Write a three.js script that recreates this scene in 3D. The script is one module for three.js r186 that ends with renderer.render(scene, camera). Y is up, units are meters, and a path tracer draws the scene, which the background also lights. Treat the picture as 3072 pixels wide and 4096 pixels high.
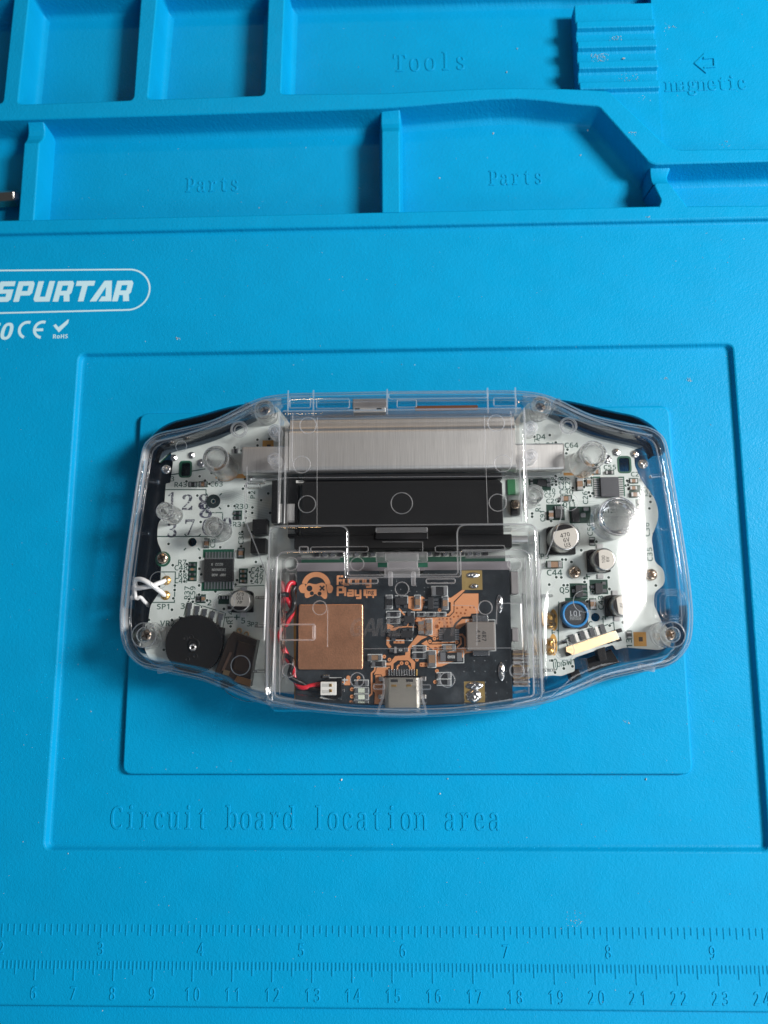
import * as THREE from 'three';
import { FontLoader } from 'three/addons/loaders/FontLoader.js';
import { TextGeometry } from 'three/addons/geometries/TextGeometry.js';
import { RoundedBoxGeometry } from 'three/addons/geometries/RoundedBoxGeometry.js';
import { mergeGeometries } from 'three/addons/utils/BufferGeometryUtils.js';
import { RectAreaLightUniformsLib } from 'three/addons/lights/RectAreaLightUniformsLib.js';

// ---------- camera, light, exposure (all numbers below in millimetres unless said otherwise; MM turns them to metres)
const MM = 0.001;
const scene = new THREE.Scene();
const camera = new THREE.PerspectiveCamera(66.55, 0.75, 0.01, 10);
camera.position.set(0.00093, 0.20959, 0.02296);
camera.rotation.order = 'YXZ';
camera.rotation.set(-1.40628, 0.17420, -0.18099);
camera.focus = 0.197;
camera.userData.fStop = 14;
scene.background = new THREE.Color(0.075, 0.085, 0.10);
RectAreaLightUniformsLib.init();
const windowLight = new THREE.RectAreaLight(new THREE.Color(1, 0.975, 0.94), 98, 0.135, 0.211);
windowLight.name = 'window_light';
windowLight.position.set(0.555, 0.487, -0.131);
windowLight.lookAt(0, 0, 0.02);
scene.add(windowLight);
const sideFill = new THREE.RectAreaLight(new THREE.Color(0.93, 0.97, 1), 4.4, 0.3, 0.3);  // added soft fill that brightens the mat towards the lower right
sideFill.name = 'side_fill_light';
sideFill.position.set(0.28, 0.33, 0.38);
sideFill.lookAt(0.05, 0, 0.1);
scene.add(sideFill);
const roomLamp = new THREE.RectAreaLight(new THREE.Color(1, 0.62, 0.28), 36, 0.06, 0.06);
roomLamp.name = 'room_lamp';
roomLamp.position.set(-0.14, 0.62, -0.62);
roomLamp.lookAt(0, 0, 0);
scene.add(roomLamp);
const renderer = new THREE.WebGLRenderer({ antialias: true });
renderer.toneMapping = THREE.LinearToneMapping;
renderer.toneMappingExposure = 1;
renderer.shadowMap.enabled = true;

// ---------- helpers
let seed = 12345;
const rnd = () => { seed = (seed + 0x6D2B79F5) | 0; let t = Math.imul(seed ^ (seed >>> 15), 1 | seed); t = (t + Math.imul(t ^ (t >>> 7), 61 | t)) ^ t; return ((t ^ (t >>> 14)) >>> 0) / 4294967296; };
const V = (x, y, z) => new THREE.Vector3(x, y, z);
const lin = (r, g, b) => new THREE.Color().setRGB(r, g, b);
const taken = {};
const numbered = (n) => { const k = taken[n] = (taken[n] ?? -1) + 1; return k ? n + '_' + String(k).padStart(3, '0') : n; };
function thing(name, label, category, group) {
  const o = new THREE.Group(); o.name = numbered(name); o.userData = { label, category };
  if (group) o.userData.group = group;
  scene.add(o); return o;
}
function clean(g) { for (const k of Object.keys(g.attributes)) if (!['position', 'normal', 'uv'].includes(k)) g.deleteAttribute(k); return g.index ? g.toNonIndexed() : g; }
// one named mesh under parent; geometries are given in millimetres
function obj(name, geos, mat, parent, label) {
  geos = [].concat(geos).map(clean);
  for (const g of geos) if (!g.attributes.uv) g.setAttribute('uv', new THREE.Float32BufferAttribute(new Float32Array(g.attributes.position.count * 2), 2));
  const g = geos.length > 1 ? mergeGeometries(geos, Array.isArray(mat)) : geos[0];
  g.scale(MM, MM, MM);
  const m = new THREE.Mesh(g, mat); m.name = numbered(name); m.castShadow = m.receiveShadow = true;
  if (label) m.userData.label = label;
  parent.add(m); return m;
}
// planar texture coordinates: one unit of texture = size millimetres
function planar(g, sx, sz = sx, ox = 0, oz = 0, tilt = 0) {
  const p = g.attributes.position, uv = new Float32Array(p.count * 2);
  for (let i = 0; i < p.count; i++) { uv[2 * i] = (p.getX(i) - ox + tilt * 0.4 * p.getY(i)) / sx; uv[2 * i + 1] = -(p.getZ(i) - oz + tilt * 0.7 * p.getY(i)) / sz; }
  g.setAttribute('uv', new THREE.BufferAttribute(uv, 2)); return g;
}
const area = (p) => p.reduce((s, a, i) => { const b = p[(i + 1) % p.length]; return s + a[0] * b[1] - b[0] * a[1]; }, 0) / 2;
function inset(p, d) {
  const s = Math.sign(area(p)), n = p.length;
  return p.map((b, i) => {
    const a = p[(i + n - 1) % n], c = p[(i + 1) % n];
    let e1 = [b[0] - a[0], b[1] - a[1]], e2 = [c[0] - b[0], c[1] - b[1]];
    const l1 = Math.hypot(...e1), l2 = Math.hypot(...e2); e1 = e1.map((v) => v / l1); e2 = e2.map((v) => v / l2);
    const n1 = [-e1[1] * s, e1[0] * s], n2 = [-e2[1] * s, e2[0] * s], k = Math.max(0.3, 1 + n1[0] * n2[0] + n1[1] * n2[1]);
    return [b[0] + (n1[0] + n2[0]) * d / k, b[1] + (n1[1] + n2[1]) * d / k, ...(b.length > 2 ? [b[2]] : [])];
  });
}
function rounded(p, r = 1, seg = 5, dr = 0) {
  const n = p.length, out = [];
  p.forEach((b, i) => {
    const a = p[(i + n - 1) % n], c = p[(i + 1) % n], q = b[2] ?? r;
    if (q === 0) { out.push([b[0], b[1]]); return; }
    const l1 = Math.hypot(a[0] - b[0], a[1] - b[1]), l2 = Math.hypot(c[0] - b[0], c[1] - b[1]);
    const u = [(a[0] - b[0]) / l1, (a[1] - b[1]) / l1], v = [(c[0] - b[0]) / l2, (c[1] - b[1]) / l2];
    const t = Math.min(Math.max(q - dr, 0.25), l1 * 0.48, l2 * 0.48);
    for (let k = 0; k <= seg; k++) { const f = k / seg, A = (1 - f) * (1 - f), C = f * f; const x = A * (b[0] + u[0] * t) + 2 * f * (1 - f) * b[0] + C * (b[0] + v[0] * t), z = A * (b[1] + u[1] * t) + 2 * f * (1 - f) * b[1] + C * (b[1] + v[1] * t); out.push([x, z]); }
  });
  return out;
}
const rect = (cx, cz, w, d, r) => [[cx - w / 2, cz - d / 2], [cx + w / 2, cz - d / 2], [cx + w / 2, cz + d / 2], [cx - w / 2, cz + d / 2]].map((q) => (r === undefined ? q : [...q, r]));
const circle = (cx, cz, r, n = 28) => Array.from({ length: n }, (_, i) => [cx + r * Math.cos(i / n * 2 * Math.PI), cz + r * Math.sin(i / n * 2 * Math.PI)]);
// skin over rings of equal length; ring = [[x, y, z] ...]
function loft(rings, closed = true) {
  const n = rings[0].length, pos = [], idx = [];
  for (const r of rings) for (const q of r) pos.push(...q);
  for (let k = 0; k < rings.length - 1; k++) for (let i = 0; i < (closed ? n : n - 1); i++) { const a = k * n + i, b = k * n + (i + 1) % n, c = a + n, d = b + n; idx.push(a, b, c, b, d, c); }
  const g = new THREE.BufferGeometry(); g.setAttribute('position', new THREE.Float32BufferAttribute(pos, 3)); g.setIndex(idx); g.computeVertexNormals(); return g;
}
const at = (p, y) => p.map((q) => [q[0], y, q[1]]);
const ringsOf = (corners, steps, r, seg) => steps.map(([d, y]) => at(rounded(inset(corners, d), r, seg, d), y));
const toShape = (p, holes = []) => { const s = new THREE.Shape(p.map((q) => new THREE.Vector2(q[0], -q[1]))); for (const h of holes) s.holes.push(new THREE.Path(h.map((q) => new THREE.Vector2(q[0], -q[1])))); return s; };
function flat(p, y, holes = []) { const g = new THREE.ShapeGeometry(toShape(p, holes)); g.rotateX(-Math.PI / 2); g.translate(0, y, 0); return g; }
function slab(p, y0, y1, holes = [], bevel = 0) {
  const g = new THREE.ExtrudeGeometry(toShape(p, holes), bevel ? { depth: y1 - y0 - 2 * bevel, bevelEnabled: true, bevelSize: bevel, bevelThickness: bevel, bevelOffset: -bevel, bevelSegments: 2 } : { depth: y1 - y0, bevelEnabled: false });
  g.rotateX(-Math.PI / 2); g.translate(0, y0 + bevel, 0); return g;
}
// closed lid with rounded shoulder: walls and top in one smooth skin
function lid(corners, steps, r, seg = 5) { const rings = ringsOf(corners, steps, r, seg); const last = rings[rings.length - 1]; return [loft(rings), flat(last.map((q) => [q[0], q[2]]), last[0][1])]; }
function box(cx, y, cz, w, h, d, rot = 0, r = 0) { const g = r ? new RoundedBoxGeometry(w, h, d, 2, r) : new THREE.BoxGeometry(w, h, d); g.rotateY(rot); g.translate(cx, y + h / 2, cz); return g; }
function cyl(cx, y, cz, r, h, n = 24, r2 = r, open = false) { const g = new THREE.CylinderGeometry(r2, r, h, n, 1, open); g.translate(cx, y + h / 2, cz); return g; }
function tube(pts, r, closed = false, tension = 0.5, n, rs = 8) { const c = new THREE.CatmullRomCurve3(pts.map((p) => V(...p)), closed, 'catmullrom', tension); return new THREE.TubeGeometry(c, n ?? Math.max(8, pts.length * 6), r, rs, closed); }
function poly(pts, r, y, closed = false) { return tube(pts.map((p) => [p[0], p[2] ?? y, p[1]]), r, closed, 0.02, pts.length * 5, 6); }
function ring(cx, y, cz, R, r, n = 30) { const g = new THREE.TorusGeometry(R, r, 6, n); g.rotateX(-Math.PI / 2); g.translate(cx, y, cz); return g; }
function lathe(cx, cz, prof, n = 28) { const g = new THREE.LatheGeometry(prof.map(([r, y]) => new THREE.Vector2(r, y)), n); g.translate(cx, 0, cz); return g; }
function canvas(w, h, draw) { const c = document.createElement('canvas'); c.width = w; c.height = h; const x = c.getContext('2d'); draw(x, w, h); const t = new THREE.CanvasTexture(c); t.colorSpace = THREE.SRGBColorSpace; t.wrapS = t.wrapT = THREE.ClampToEdgeWrapping; t.anisotropy = 8; return t; }
function noiseTex(n, f, rx = 1, ry = 1) {
  const d = new Uint8Array(n * n * 4);
  for (let y = 0; y < n; y++) for (let x = 0; x < n; x++) { const v = f(x, y); for (let c = 0; c < 3; c++) d[(y * n + x) * 4 + c] = Math.max(0, Math.min(255, (Array.isArray(v) ? v[c] : v) * 255)); d[(y * n + x) * 4 + 3] = 255; }
  const t = new THREE.DataTexture(d, n, n); t.wrapS = t.wrapT = THREE.RepeatWrapping; t.magFilter = THREE.LinearFilter; t.repeat.set(rx, ry); t.needsUpdate = true; return t;
}
// tileable value noise on a lattice of c cells over n pixels
function lattice(n, cx, cy = cx) {
  const g = Float32Array.from({ length: cx * cy }, rnd), s = (t) => t * t * (3 - 2 * t);
  return (x, y) => { const fx = x / n * cx, fy = y / n * cy, ix = Math.floor(fx), iy = Math.floor(fy), u = s(fx - ix), v = s(fy - iy), G = (a, b) => g[(b % cy) * cx + a % cx]; return (G(ix, iy) * (1 - u) + G(ix + 1, iy) * u) * (1 - v) + (G(ix, iy + 1) * (1 - u) + G(ix + 1, iy + 1) * u) * v; };
}
const std = (c, roughness = 0.5, metalness = 0, more = {}) => new THREE.MeshPhysicalMaterial({ color: c, roughness, metalness, ...more });
const glass = (c, roughness = 0.02, more = {}) => new THREE.MeshPhysicalMaterial({ color: c, transmission: 1, thickness: 0, roughness, ior: 1.5, ...more });

// ---------- materials
const g5 = lattice(512, 14), g1 = lattice(512, 170), g2 = lattice(512, 60), g3 = lattice(512, 9), g4 = lattice(512, 256);
const grain = noiseTex(512, (x, y) => 0.45 * g1(x, y) + 0.3 * g2(x, y) + 0.25 * g4(x, y));
const wear = noiseTex(512, (x, y) => { const v = 0.93 + 0.05 * g3(x, y) + 0.02 * (g2(x, y) - 0.5); return v; });
const matBlue = std(lin(0.001, 0.292, 0.565), 0.5, 0, { bumpMap: grain, bumpScale: 0.00008, map: wear, roughnessMap: noiseTex(512, (x, y) => 0.8 + 0.2 * g5(x, y)), specularIntensity: 0.2 });
const brush1 = lattice(512, 256, 6), brush2 = lattice(512, 90, 3), brush3 = lattice(512, 200, 14);
const brushed = noiseTex(512, (x, y) => 0.76 + 0.13 * brush1(x, y) + 0.07 * brush2(x, y) + 0.06 * brush3(x, y));
const brushBump = noiseTex(512, (x, y) => 0.5 * brush1(x, y) + 0.5 * brush3(x, y));
const steel = std(lin(0.72, 0.705, 0.685), 0.46, 1, { map: brushed, bumpMap: brushBump, bumpScale: 0.000008 });
const plainSteel = std(lin(0.66, 0.63, 0.6), 0.28, 1);
const tin = std(lin(0.75, 0.74, 0.73), 0.3, 1);
const solder = std(lin(0.62, 0.61, 0.6), 0.22, 1);
const gold = std(lin(0.72, 0.45, 0.16), 0.34, 1);
const brass = std(lin(0.60, 0.42, 0.24), 0.3, 1);
const screwMetal = std(lin(0.58, 0.46, 0.36), 0.25, 1);
const copperN1 = lattice(256, 90), copperN2 = lattice(256, 12);
const copper = std(lin(0.9, 0.46, 0.27), 0.4, 1, { map: noiseTex(256, (x, y) => 0.8 + 0.14 * copperN1(x, y) + 0.12 * copperN2(x, y)), bumpMap: noiseTex(256, (x, y) => copperN1(x, y)), bumpScale: 0.000018 });
const blackPlastic = std(lin(0.007, 0.007, 0.008), 0.45, 0, { specularIntensity: 0.5 });
const blackMatte = std(lin(0.009, 0.009, 0.0095), 0.5, 0, { specularIntensity: 0.3 });
const jackPlastic = std(lin(0.02, 0.014, 0.011), 0.3);
const chipBlack = std(lin(0.018, 0.018, 0.02), 0.5);
const greyPlastic = std(lin(0.22, 0.21, 0.21), 0.5);
const whitePlastic = std(lin(0.72, 0.71, 0.67), 0.4);
const wireWhite = std(lin(0.8, 0.8, 0.8), 0.35), wireRed = std(lin(0.55, 0.02, 0.035), 0.3), wireBlack = std(lin(0.01, 0.01, 0.011), 0.3);
const pcbGreen = std(lin(0.008, 0.07, 0.042), 0.4);
const tan = std(lin(0.22, 0.13, 0.075), 0.5), resBlack = std(lin(0.016, 0.016, 0.018), 0.4);
const inductorGrey = std(lin(0.17, 0.15, 0.135), 0.5);
const kapton = std(lin(0.42, 0.22, 0.02), 0.3);
const pouch = std(lin(0.45, 0.44, 0.45), 0.4, 0.6);
const inductorBlue = std(lin(0.01, 0.17, 0.42), 0.4);
const clear = glass(lin(0.98, 0.983, 0.988), 0.035);
const clearEdge = glass(lin(0.97, 0.97, 0.975), 0.05, { thickness: 0.001, ior: 1.49 });
const clearPost = glass(lin(0.985, 0.98, 0.98), 0.14, { thickness: 0.003, ior: 1.32 });
const clearGrip = glass(lin(0.98, 0.983, 0.988), 0.085, { bumpMap: noiseTex(256, (x, y) => copperN2(x, y)), bumpScale: 0.00004 });
const clearLine = glass(lin(0.97, 0.97, 0.98), 0.5);
const clearSheet = glass(lin(0.95, 0.95, 0.955), 0.08);
const clearSatin = glass(lin(0.96, 0.96, 0.96), 0.32);
const clearRaised = glass(lin(0.95, 0.95, 0.95), 0.24);
const clearCore = glass(lin(0.97, 0.97, 0.97), 0.12);
const frontTint = glass(lin(0.74, 0.78, 0.82), 0.02);  // grey tint put in to deepen the shadow beside the console
const smoke = glass(lin(0.27, 0.31, 0.355), 0.03);
const smokeDark = glass(lin(0.045, 0.05, 0.06), 0.06);

const loader = new FontLoader();
const serif = await loader.loadAsync('fonts/droid/droid_serif_regular.typeface.json');
const serifBold = await loader.loadAsync('fonts/droid/droid_serif_bold.typeface.json');
const sansFont = await loader.loadAsync('fonts/droid/droid_sans_regular.typeface.json');
const sansBold = await loader.loadAsync('fonts/droid/droid_sans_bold.typeface.json');

// ====================================================================== the blue work mat
const TILE = 45;
const mat = thing('repair_mat', 'bright blue silicone repair mat with moulded trays, ruler and lettering under the console', 'mat');
const RIM = 1.5, DEEP = -6.5;
const M = (name, geos, label) => obj(name, [].concat(geos).map((g) => planar(g, TILE, TILE, 0, 0, 1)), matBlue, mat, label);
// outlines on the rim level (x, z, corner radius)
const trayA = [[-150, -173.5], [-118.4, -173.5], [-119.2, -136.6], [-150, -136.1]];
const trayB = [[-113.4, -173.5], [-78.9, -173.5], [-79.6, -136.6], [-114.4, -136.1]];
const trayC = [[-73.6, -173.5], [-39.6, -173.5], [-40.2, -137.1], [-75.1, -136.7]];
const trayD = [[-34.4, -173.5], [150, -173.5, 1], [150, -115.6, 1], [78.6, -116.5, 3], [61.6, -135.9, 1.2], [48.7, -136.9, 0], [36.5, -137.5, 0], [27, -137.7, 0], [18.1, -137.55, 0], [7, -137.2, 0], [-4.5, -136.9, 0], [-35.1, -137.4]];
const trayP = [[-150, -130.5], [-119.5, -130.9, 0], [-63.7, -131.2, 0], [-5.8, -131.8, 0], [5.7, -132.5, 0], [12, -133.0, 0], [18, -133.4, 0], [27, -134.0, 0], [35, -134.05, 0], [43, -133.1, 0], [49.8, -131.9, 0], [58.4, -130.9, 1.2], [72.3, -111.9, 2], [150, -112.2, 1], [150, -97.9, 1], [81, -98.8, 0.8], [75.5, -98.9, 0.8], [-150, -98.5]];
const WALL = [[-0.45, RIM], [-0.12, RIM - 0.13], [0, RIM - 0.45], [0.55, -3], [0.95, -5], [1.35, -5.75], [2.0, -6.25], [2.8, DEEP]];
const rimBack = -190, rimFront = -95.1;
const holes = [];
for (const [t, r] of [[trayA, 1.5], [trayB, 1.6], [trayC, 1.6], [trayD, 1.2], [trayP, 1.4]]) {
  const rings = ringsOf(t, WALL, r, 5);
  holes.push(rings[0].map((q) => [q[0], q[2]]));
  const last = rings[rings.length - 1].map((q) => [q[0], q[2]]);
  M('tray', [loft(rings), flat(last, DEEP)]);
}
// rim sheet with its rounded front step down to the main field
M('rim', [flat([[-190, rimBack], [190, rimBack], [190, rimFront], [-190, rimFront]], RIM, holes),
  loft([[0, RIM], [0.35, RIM - 0.05], [0.62, RIM - 0.3], [0.75, RIM - 0.7], [0.85, 0.35], [1.1, 0.08], [1.5, 0]].map(([d, y]) => [[-190, y, rimFront + d], [0, y, rimFront + d], [190, y, rimFront + d]]), false)]);
// dividers of the long front tray, each with a saddle at its back
function divider(front, back, x0, x1, skew = 0) {
  const prof = [[front, DEEP - 0.3], [front, RIM + 0.006], [back + 7.5, RIM + 0.006], [back + 6.6, 0.9], [back + 5.2, -0.1], [back + 3.5, -0.75], [back + 1.8, -0.7], [back + 0.6, -0.2], [back - 0.6, 0.5], [back - 0.6, DEEP - 0.3]];
  const s = new THREE.Shape(prof.map(([z, y]) => new THREE.Vector2(-z, y)));
  const g = new THREE.ExtrudeGeometry(s, { depth: x1 - x0 - 0.9, bevelEnabled: true, bevelSize: 0.45, bevelThickness: 0.45, bevelOffset: -0.45, bevelSegments: 3 });
  g.rotateY(Math.PI / 2); g.translate(x0 + 0.45, 0, 0);
  const p = g.attributes.position;
  for (let i = 0; i < p.count; i++) { p.setX(i, p.getX(i) + skew * (p.getZ(i) - back) / 30); const k = (RIM - p.getY(i)) / 8; p.setX(i, p.getX(i) + (p.getX(i) > (x0 + x1) / 2 ? 1 : -1) * 0.9 * Math.max(0, k)); }
  g.computeVertexNormals(); return g;
}
M('tray_divider', divider(-98.3, -130.6, -111.7, -107.0));
M('tray_divider', divider(-98.6, -131.8, -5.3, 0.0));
{ // divider with the slanted foot at the right end of the long tray
  const a = [[72.6, -106.2, 1.2], [77.3, -106.2, 1], [82.6, -97.6, 0.5], [73.4, -97.6, 0.5], [74.6, -100.6, 1]];
  M('tray_divider', [...lid(a, [[-0.6, DEEP - 0.3], [0, RIM - 0.4], [0.12, RIM - 0.1], [0.4, RIM + 0.008]], 0.8),
    loft([[-113.2, 0.35], [-112.2, -0.15], [-110.9, -0.4], [-109.2, -0.35], [-107.6, 0.1], [-106.3, 0.95], [-105.6, RIM]].map(([z, y], i) => [[72.0, DEEP, z], [72.6, y - 0.35, z], [73.0, y, z], [77.0 + (i < 3 ? 1.9 - i * 0.6 : 0), y, z], [77.5 + (i < 3 ? 1.9 - i * 0.6 : 0), y - 0.4, z], [78.2 + (i < 3 ? 1.9 - i * 0.6 : 0), DEEP, z]]), false)]);
}
// raised magnetic field with its ribbed strip
M('magnetic_field', slab([[76.9, -176], [150, -176], [150, -114.8], [76.6, -114.8]], DEEP - 0.2, -2.0));
{
  const z0 = -167, prof = [[z0, -9], [z0, -1.2]];
  for (const z of [-160.1, -153.4, -146.5, -139.7]) prof.push([z - 0.55, -1.25], [z - 0.12, 0.18], [z + 0.2, 0.35], [z + 1.9, 0.35], [z + 2.25, 0.2], [z + 2.7, -0.9], [z + 3.4, -1.2]);
  prof.push([-136.2, -1.2], [-136.2, -9]);
  const s = new THREE.Shape(prof.map(([z, y]) => new THREE.Vector2(-z, y)));
  const g = new THREE.ExtrudeGeometry(s, { depth: 22.9, bevelEnabled: true, bevelSize: 0.3, bevelThickness: 0.3, bevelOffset: -0.3, bevelSegments: 2 });
  g.rotateY(Math.PI / 2); g.translate(53.7, 0, 0);
  M('ribbed_strip', g); M('strip_foot', [slab([[61.2, -136.6], [76.9, -136.6], [76.9, -117.6]], -6, -1.1)]);
}
// main field: base sheet, sunk frame, raised plate, front step
const frame = [[-91.9, -57.9], [92.2, -57.9], [91.3, 75.9], [-93.0, 76.0]];
const sink = ringsOf(frame, [[-0.5, 0], [-0.15, -0.1], [0.1, -0.4], [0.45, -1.2], [0.8, -1.42], [1.3, -1.5]], 2.2, 6);
const frontZ = 112.4;
M('base_sheet', [flat([[-190, rimFront + 1.5], [190, rimFront + 1.5], [190, frontZ], [-190, frontZ]], 0, [sink[0].map((q) => [q[0], q[2]])]),
  loft([[0, 0], [0.3, -0.06], [0.55, -0.3], [0.8, -1.2], [1.1, -1.45], [1.6, -1.5], [60, -1.5]].map(([d, y]) => [[-190, y, frontZ + d], [0, y, frontZ + d], [190, y, frontZ + d]]), false)]);
M('sunk_frame', [loft(sink), flat(sink[sink.length - 1].map((q) => [q[0], q[2]]), -1.5)]);
M('raised_plate', lid([[-73.6, -40.1], [73.8, -40.3], [73.6, 57.4], [-73.8, 57.4]], [[-0.4, -1.5], [-0.1, -1.4], [0, -1.1], [0.1, -0.3], [0.3, -0.05], [0.6, 0]], 2.6, 6));
// raised lettering: one mesh per letter, evenly spaced as moulded
function letters(text, font, x0, z0, x1, zb, cap, y, squeeze = 1, name = 'letter', up = 0.05) {
  const adv = (x1 - x0) / text.length;
  [...text].forEach((ch, i) => {
    if (ch === ' ') return;
    const g = new TextGeometry(ch, { font, size: cap * 1.0, depth: up, curveSegments: 4, bevelEnabled: true, bevelSize: 0.13, bevelThickness: 0.16, bevelOffset: -0.05, bevelSegments: 2 });
    g.computeBoundingBox(); const b = g.boundingBox; g.translate(-(b.min.x + b.max.x) / 2, 0, 0); g.scale(squeeze, 1, 1);
    g.rotateX(-Math.PI / 2); const f = (i + 0.5) / text.length; g.translate(x0 + adv * (i + 0.5), y, z0 + (zb - z0) * f);
    M(name, g);
  });
}
letters('Circuit board location area', serif, -77.0, 71.2, 24.8, 71.3, 5.6, -1.52, 0.72);
letters('Tools', serif, -2.2, -150.2, 21.4, -150.4, 6.0, DEEP - 0.02, 0.8);
letters('Parts', serif, -65.4, -111.2, -48.4, -111.3, 4.7, DEEP - 0.02, 0.78);
letters('Parts', serif, 26.4, -111.4, 43.2, -111.5, 4.7, DEEP - 0.02, 0.78);
letters('magnetic', serifBold, 80.0, -137.7, 103.4, -137.9, 4.4, -2.02, 0.82);
M('arrow_mark', slab([[88.3, -146.8], [91.7, -150.2], [91.6, -148.5], [94.6, -148.7], [94.5, -145.3], [91.6, -145.1], [91.6, -143.4]], -2.02, -1.7, [[[89.1, -146.8], [91.2, -148.9], [91.15, -148.05], [94.15, -148.25], [94.05, -145.75], [91.15, -145.55], [91.15, -144.75]]]));
// rulers: ticks and numerals
function tickGeometry(len) {
  const a = [[-0.26, 0], [0.26, 0], [0.26, len], [-0.26, len]];
  const g = slab(rounded(a, 0.2, 2), -0.25, 0.13, [], 0.16); g.scale(MM, MM, MM); planar(g, TILE * MM); return g;
}
const tickMesh = (name, g, x, z) => { const m = new THREE.Mesh(g, matBlue); m.name = numbered(name); m.position.set(x * MM, 0, z * MM); m.castShadow = m.receiveShadow = true; mat.add(m); };
{
  const [s, m, l] = [tickGeometry(2.1), tickGeometry(3.4), tickGeometry(4.8)];
  for (let k = 50; k <= 245; k++) tickMesh('centimetre_tick', k % 10 ? (k % 5 ? s : m) : l, k - 153.45, 102.3);
  for (let k = 5; k <= 24; k++) { const t = String(k), w = t.length * 2.5; letters(t, sansFont, k * 10 - 153.45 - w / 2, 111.4, k * 10 - 153.45 + w / 2, 111.4, 3.0, -0.03, 0.72, 'numeral'); }
  const [a, b, c] = [tickGeometry(2.0), tickGeometry(2.8), tickGeometry(3.35)];
  for (let k = 30; k <= 153; k++) tickMesh('inch_tick', k % 16 ? (k % 2 ? a : b) : c, k * 1.5875 - 153.25, 93.7);
  for (let k = 2; k <= 9; k++) letters(String(k), sansFont, k * 25.4 - 154.55, 101, k * 25.4 - 151.95, 101, 3.0, -0.03, 0.72, 'numeral');
}
// white print on the main field: brand name in a rounded outline, certification marks
const printTex = canvas(1200, 620, (c) => {
  c.clearRect(0, 0, 1200, 620); c.fillStyle = '#b9dbe6'; c.strokeStyle = '#b9dbe6';
  const ox = -118, oz = -86, s = 24; // pixels per millimetre
  c.setTransform(s, 0, 0, s, -ox * s, -oz * s);
  const X = (a) => a;
  c.lineWidth = 0.5; c.beginPath(); c.moveTo(-130, -83.75); c.lineTo(-78.6, -83.2); c.arc(-78.6, -77.0, 6.2, -Math.PI / 2, Math.PI / 2); c.lineTo(-130, -70.35); c.stroke();
  const P = (pts) => { c.beginPath(); pts.forEach(([x, z], i) => (i ? c.lineTo(x, z) : c.moveTo(x, z))); c.closePath(); c.fill('evenodd'); };
  // block italics on a 1 x 1 cell: baseline 0, cap 1
  const G = {
    S: [[[0, 0], [0.86, 0], [1, 0.12], [1, 0.6], [0.36, 0.6], [0.36, 0.76], [1, 0.76], [1, 1], [0.12, 1], [0, 0.88], [0, 0.4], [0.64, 0.4], [0.64, 0.24], [0, 0.24]]],
    P: [[[0, 0], [0.34, 0], [0.34, 0.3], [0.88, 0.3], [1, 0.42], [1, 0.88], [0.88, 1], [0, 1]], [[0.34, 0.52], [0.34, 0.78], [0.68, 0.78], [0.68, 0.52]]],
    U: [[[0, 0.12], [0.12, 0], [1, 0], [1, 1], [0.66, 1], [0.66, 0.24], [0.34, 0.24], [0.34, 1], [0, 1]]],
    R: [[[0, 0], [0.34, 0], [0.34, 0.3], [0.56, 0.3], [0.66, 0], [1.02, 0], [0.9, 0.33], [1, 0.42], [1, 0.88], [0.88, 1], [0, 1]], [[0.34, 0.52], [0.34, 0.78], [0.68, 0.78], [0.68, 0.52]]],
    T: [[[0.33, 0], [0.67, 0], [0.67, 0.76], [1.05, 0.76], [1.05, 1], [-0.05, 1], [-0.05, 0.76], [0.33, 0.76]]],
    A: [[[-0.15, 0], [0.25, 0], [0.6, 0.7], [0.72, 0.24], [0.5, 0.24], [0.38, 0], [1.15, 0], [0.86, 1], [0.42, 1]]],
  };
  const word = [...'SPURTAR'], x0 = -117.9, adv = 5.78, w = 4.9, h = 6.3;
  word.forEach((ch, i) => {
    c.beginPath();
    for (const loop of G[ch]) { loop.forEach(([u, v], k) => { const x = x0 + i * adv + u * w + v * 1.25, z = -73.9 + i * 0.07 - v * h; k ? c.lineTo(x, z) : c.moveTo(x, z); }); c.closePath(); }
    c.fill('evenodd');
  });
  const text = (t, x, z, size, font, sx = 1) => { c.save(); c.translate(x, z); c.scale(size / 40 * sx, size / 40); c.font = font + ' 40px sans-serif'; c.fillText(t, 0, 0); c.restore(); };
  c.save(); c.transform(1, 0, -0.2, 1, -13.4, 0); text('60', -118.6, -62.4, 7.0, 'bold', 1); c.restore();
  c.lineWidth = 0.85; c.beginPath(); c.arc(-107.3, -65.2, 2.35, Math.PI * 0.62, Math.PI * 1.5); c.arc(-107.3, -65.2, 2.35, Math.PI * 1.5, Math.PI * 1.6); c.stroke();
  c.beginPath(); c.arc(-102.9, -65.2, 2.35, Math.PI * 0.55, Math.PI * 1.6); c.moveTo(-105.0, -65.2); c.lineTo(-102.7, -65.2); c.stroke();
  P([[-99.9, -66.4], [-99.2, -66.9], [-98.3, -65.9], [-95.7, -68.2], [-95.4, -68.2], [-95.6, -67.0], [-98.1, -64.3]]);
  text('RoHS', -99.9, -62.5, 1.75, 'bold', 1.05);
});
const printMat = std(0xffffff, 0.5, 0, { map: printTex, transparent: true });
{ const g = flat([[-118, -86], [-68, -86], [-68, -60.17], [-118, -60.17]], 0.03); planar(g, 50, 25.83, -118, -86); const p = g.attributes.uv; for (let i = 0; i < p.count; i++) p.setY(i, 1 + p.getY(i)); obj('brand_print', g, printMat, mat, 'white printed brand name in a rounded outline with marks below'); }

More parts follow.
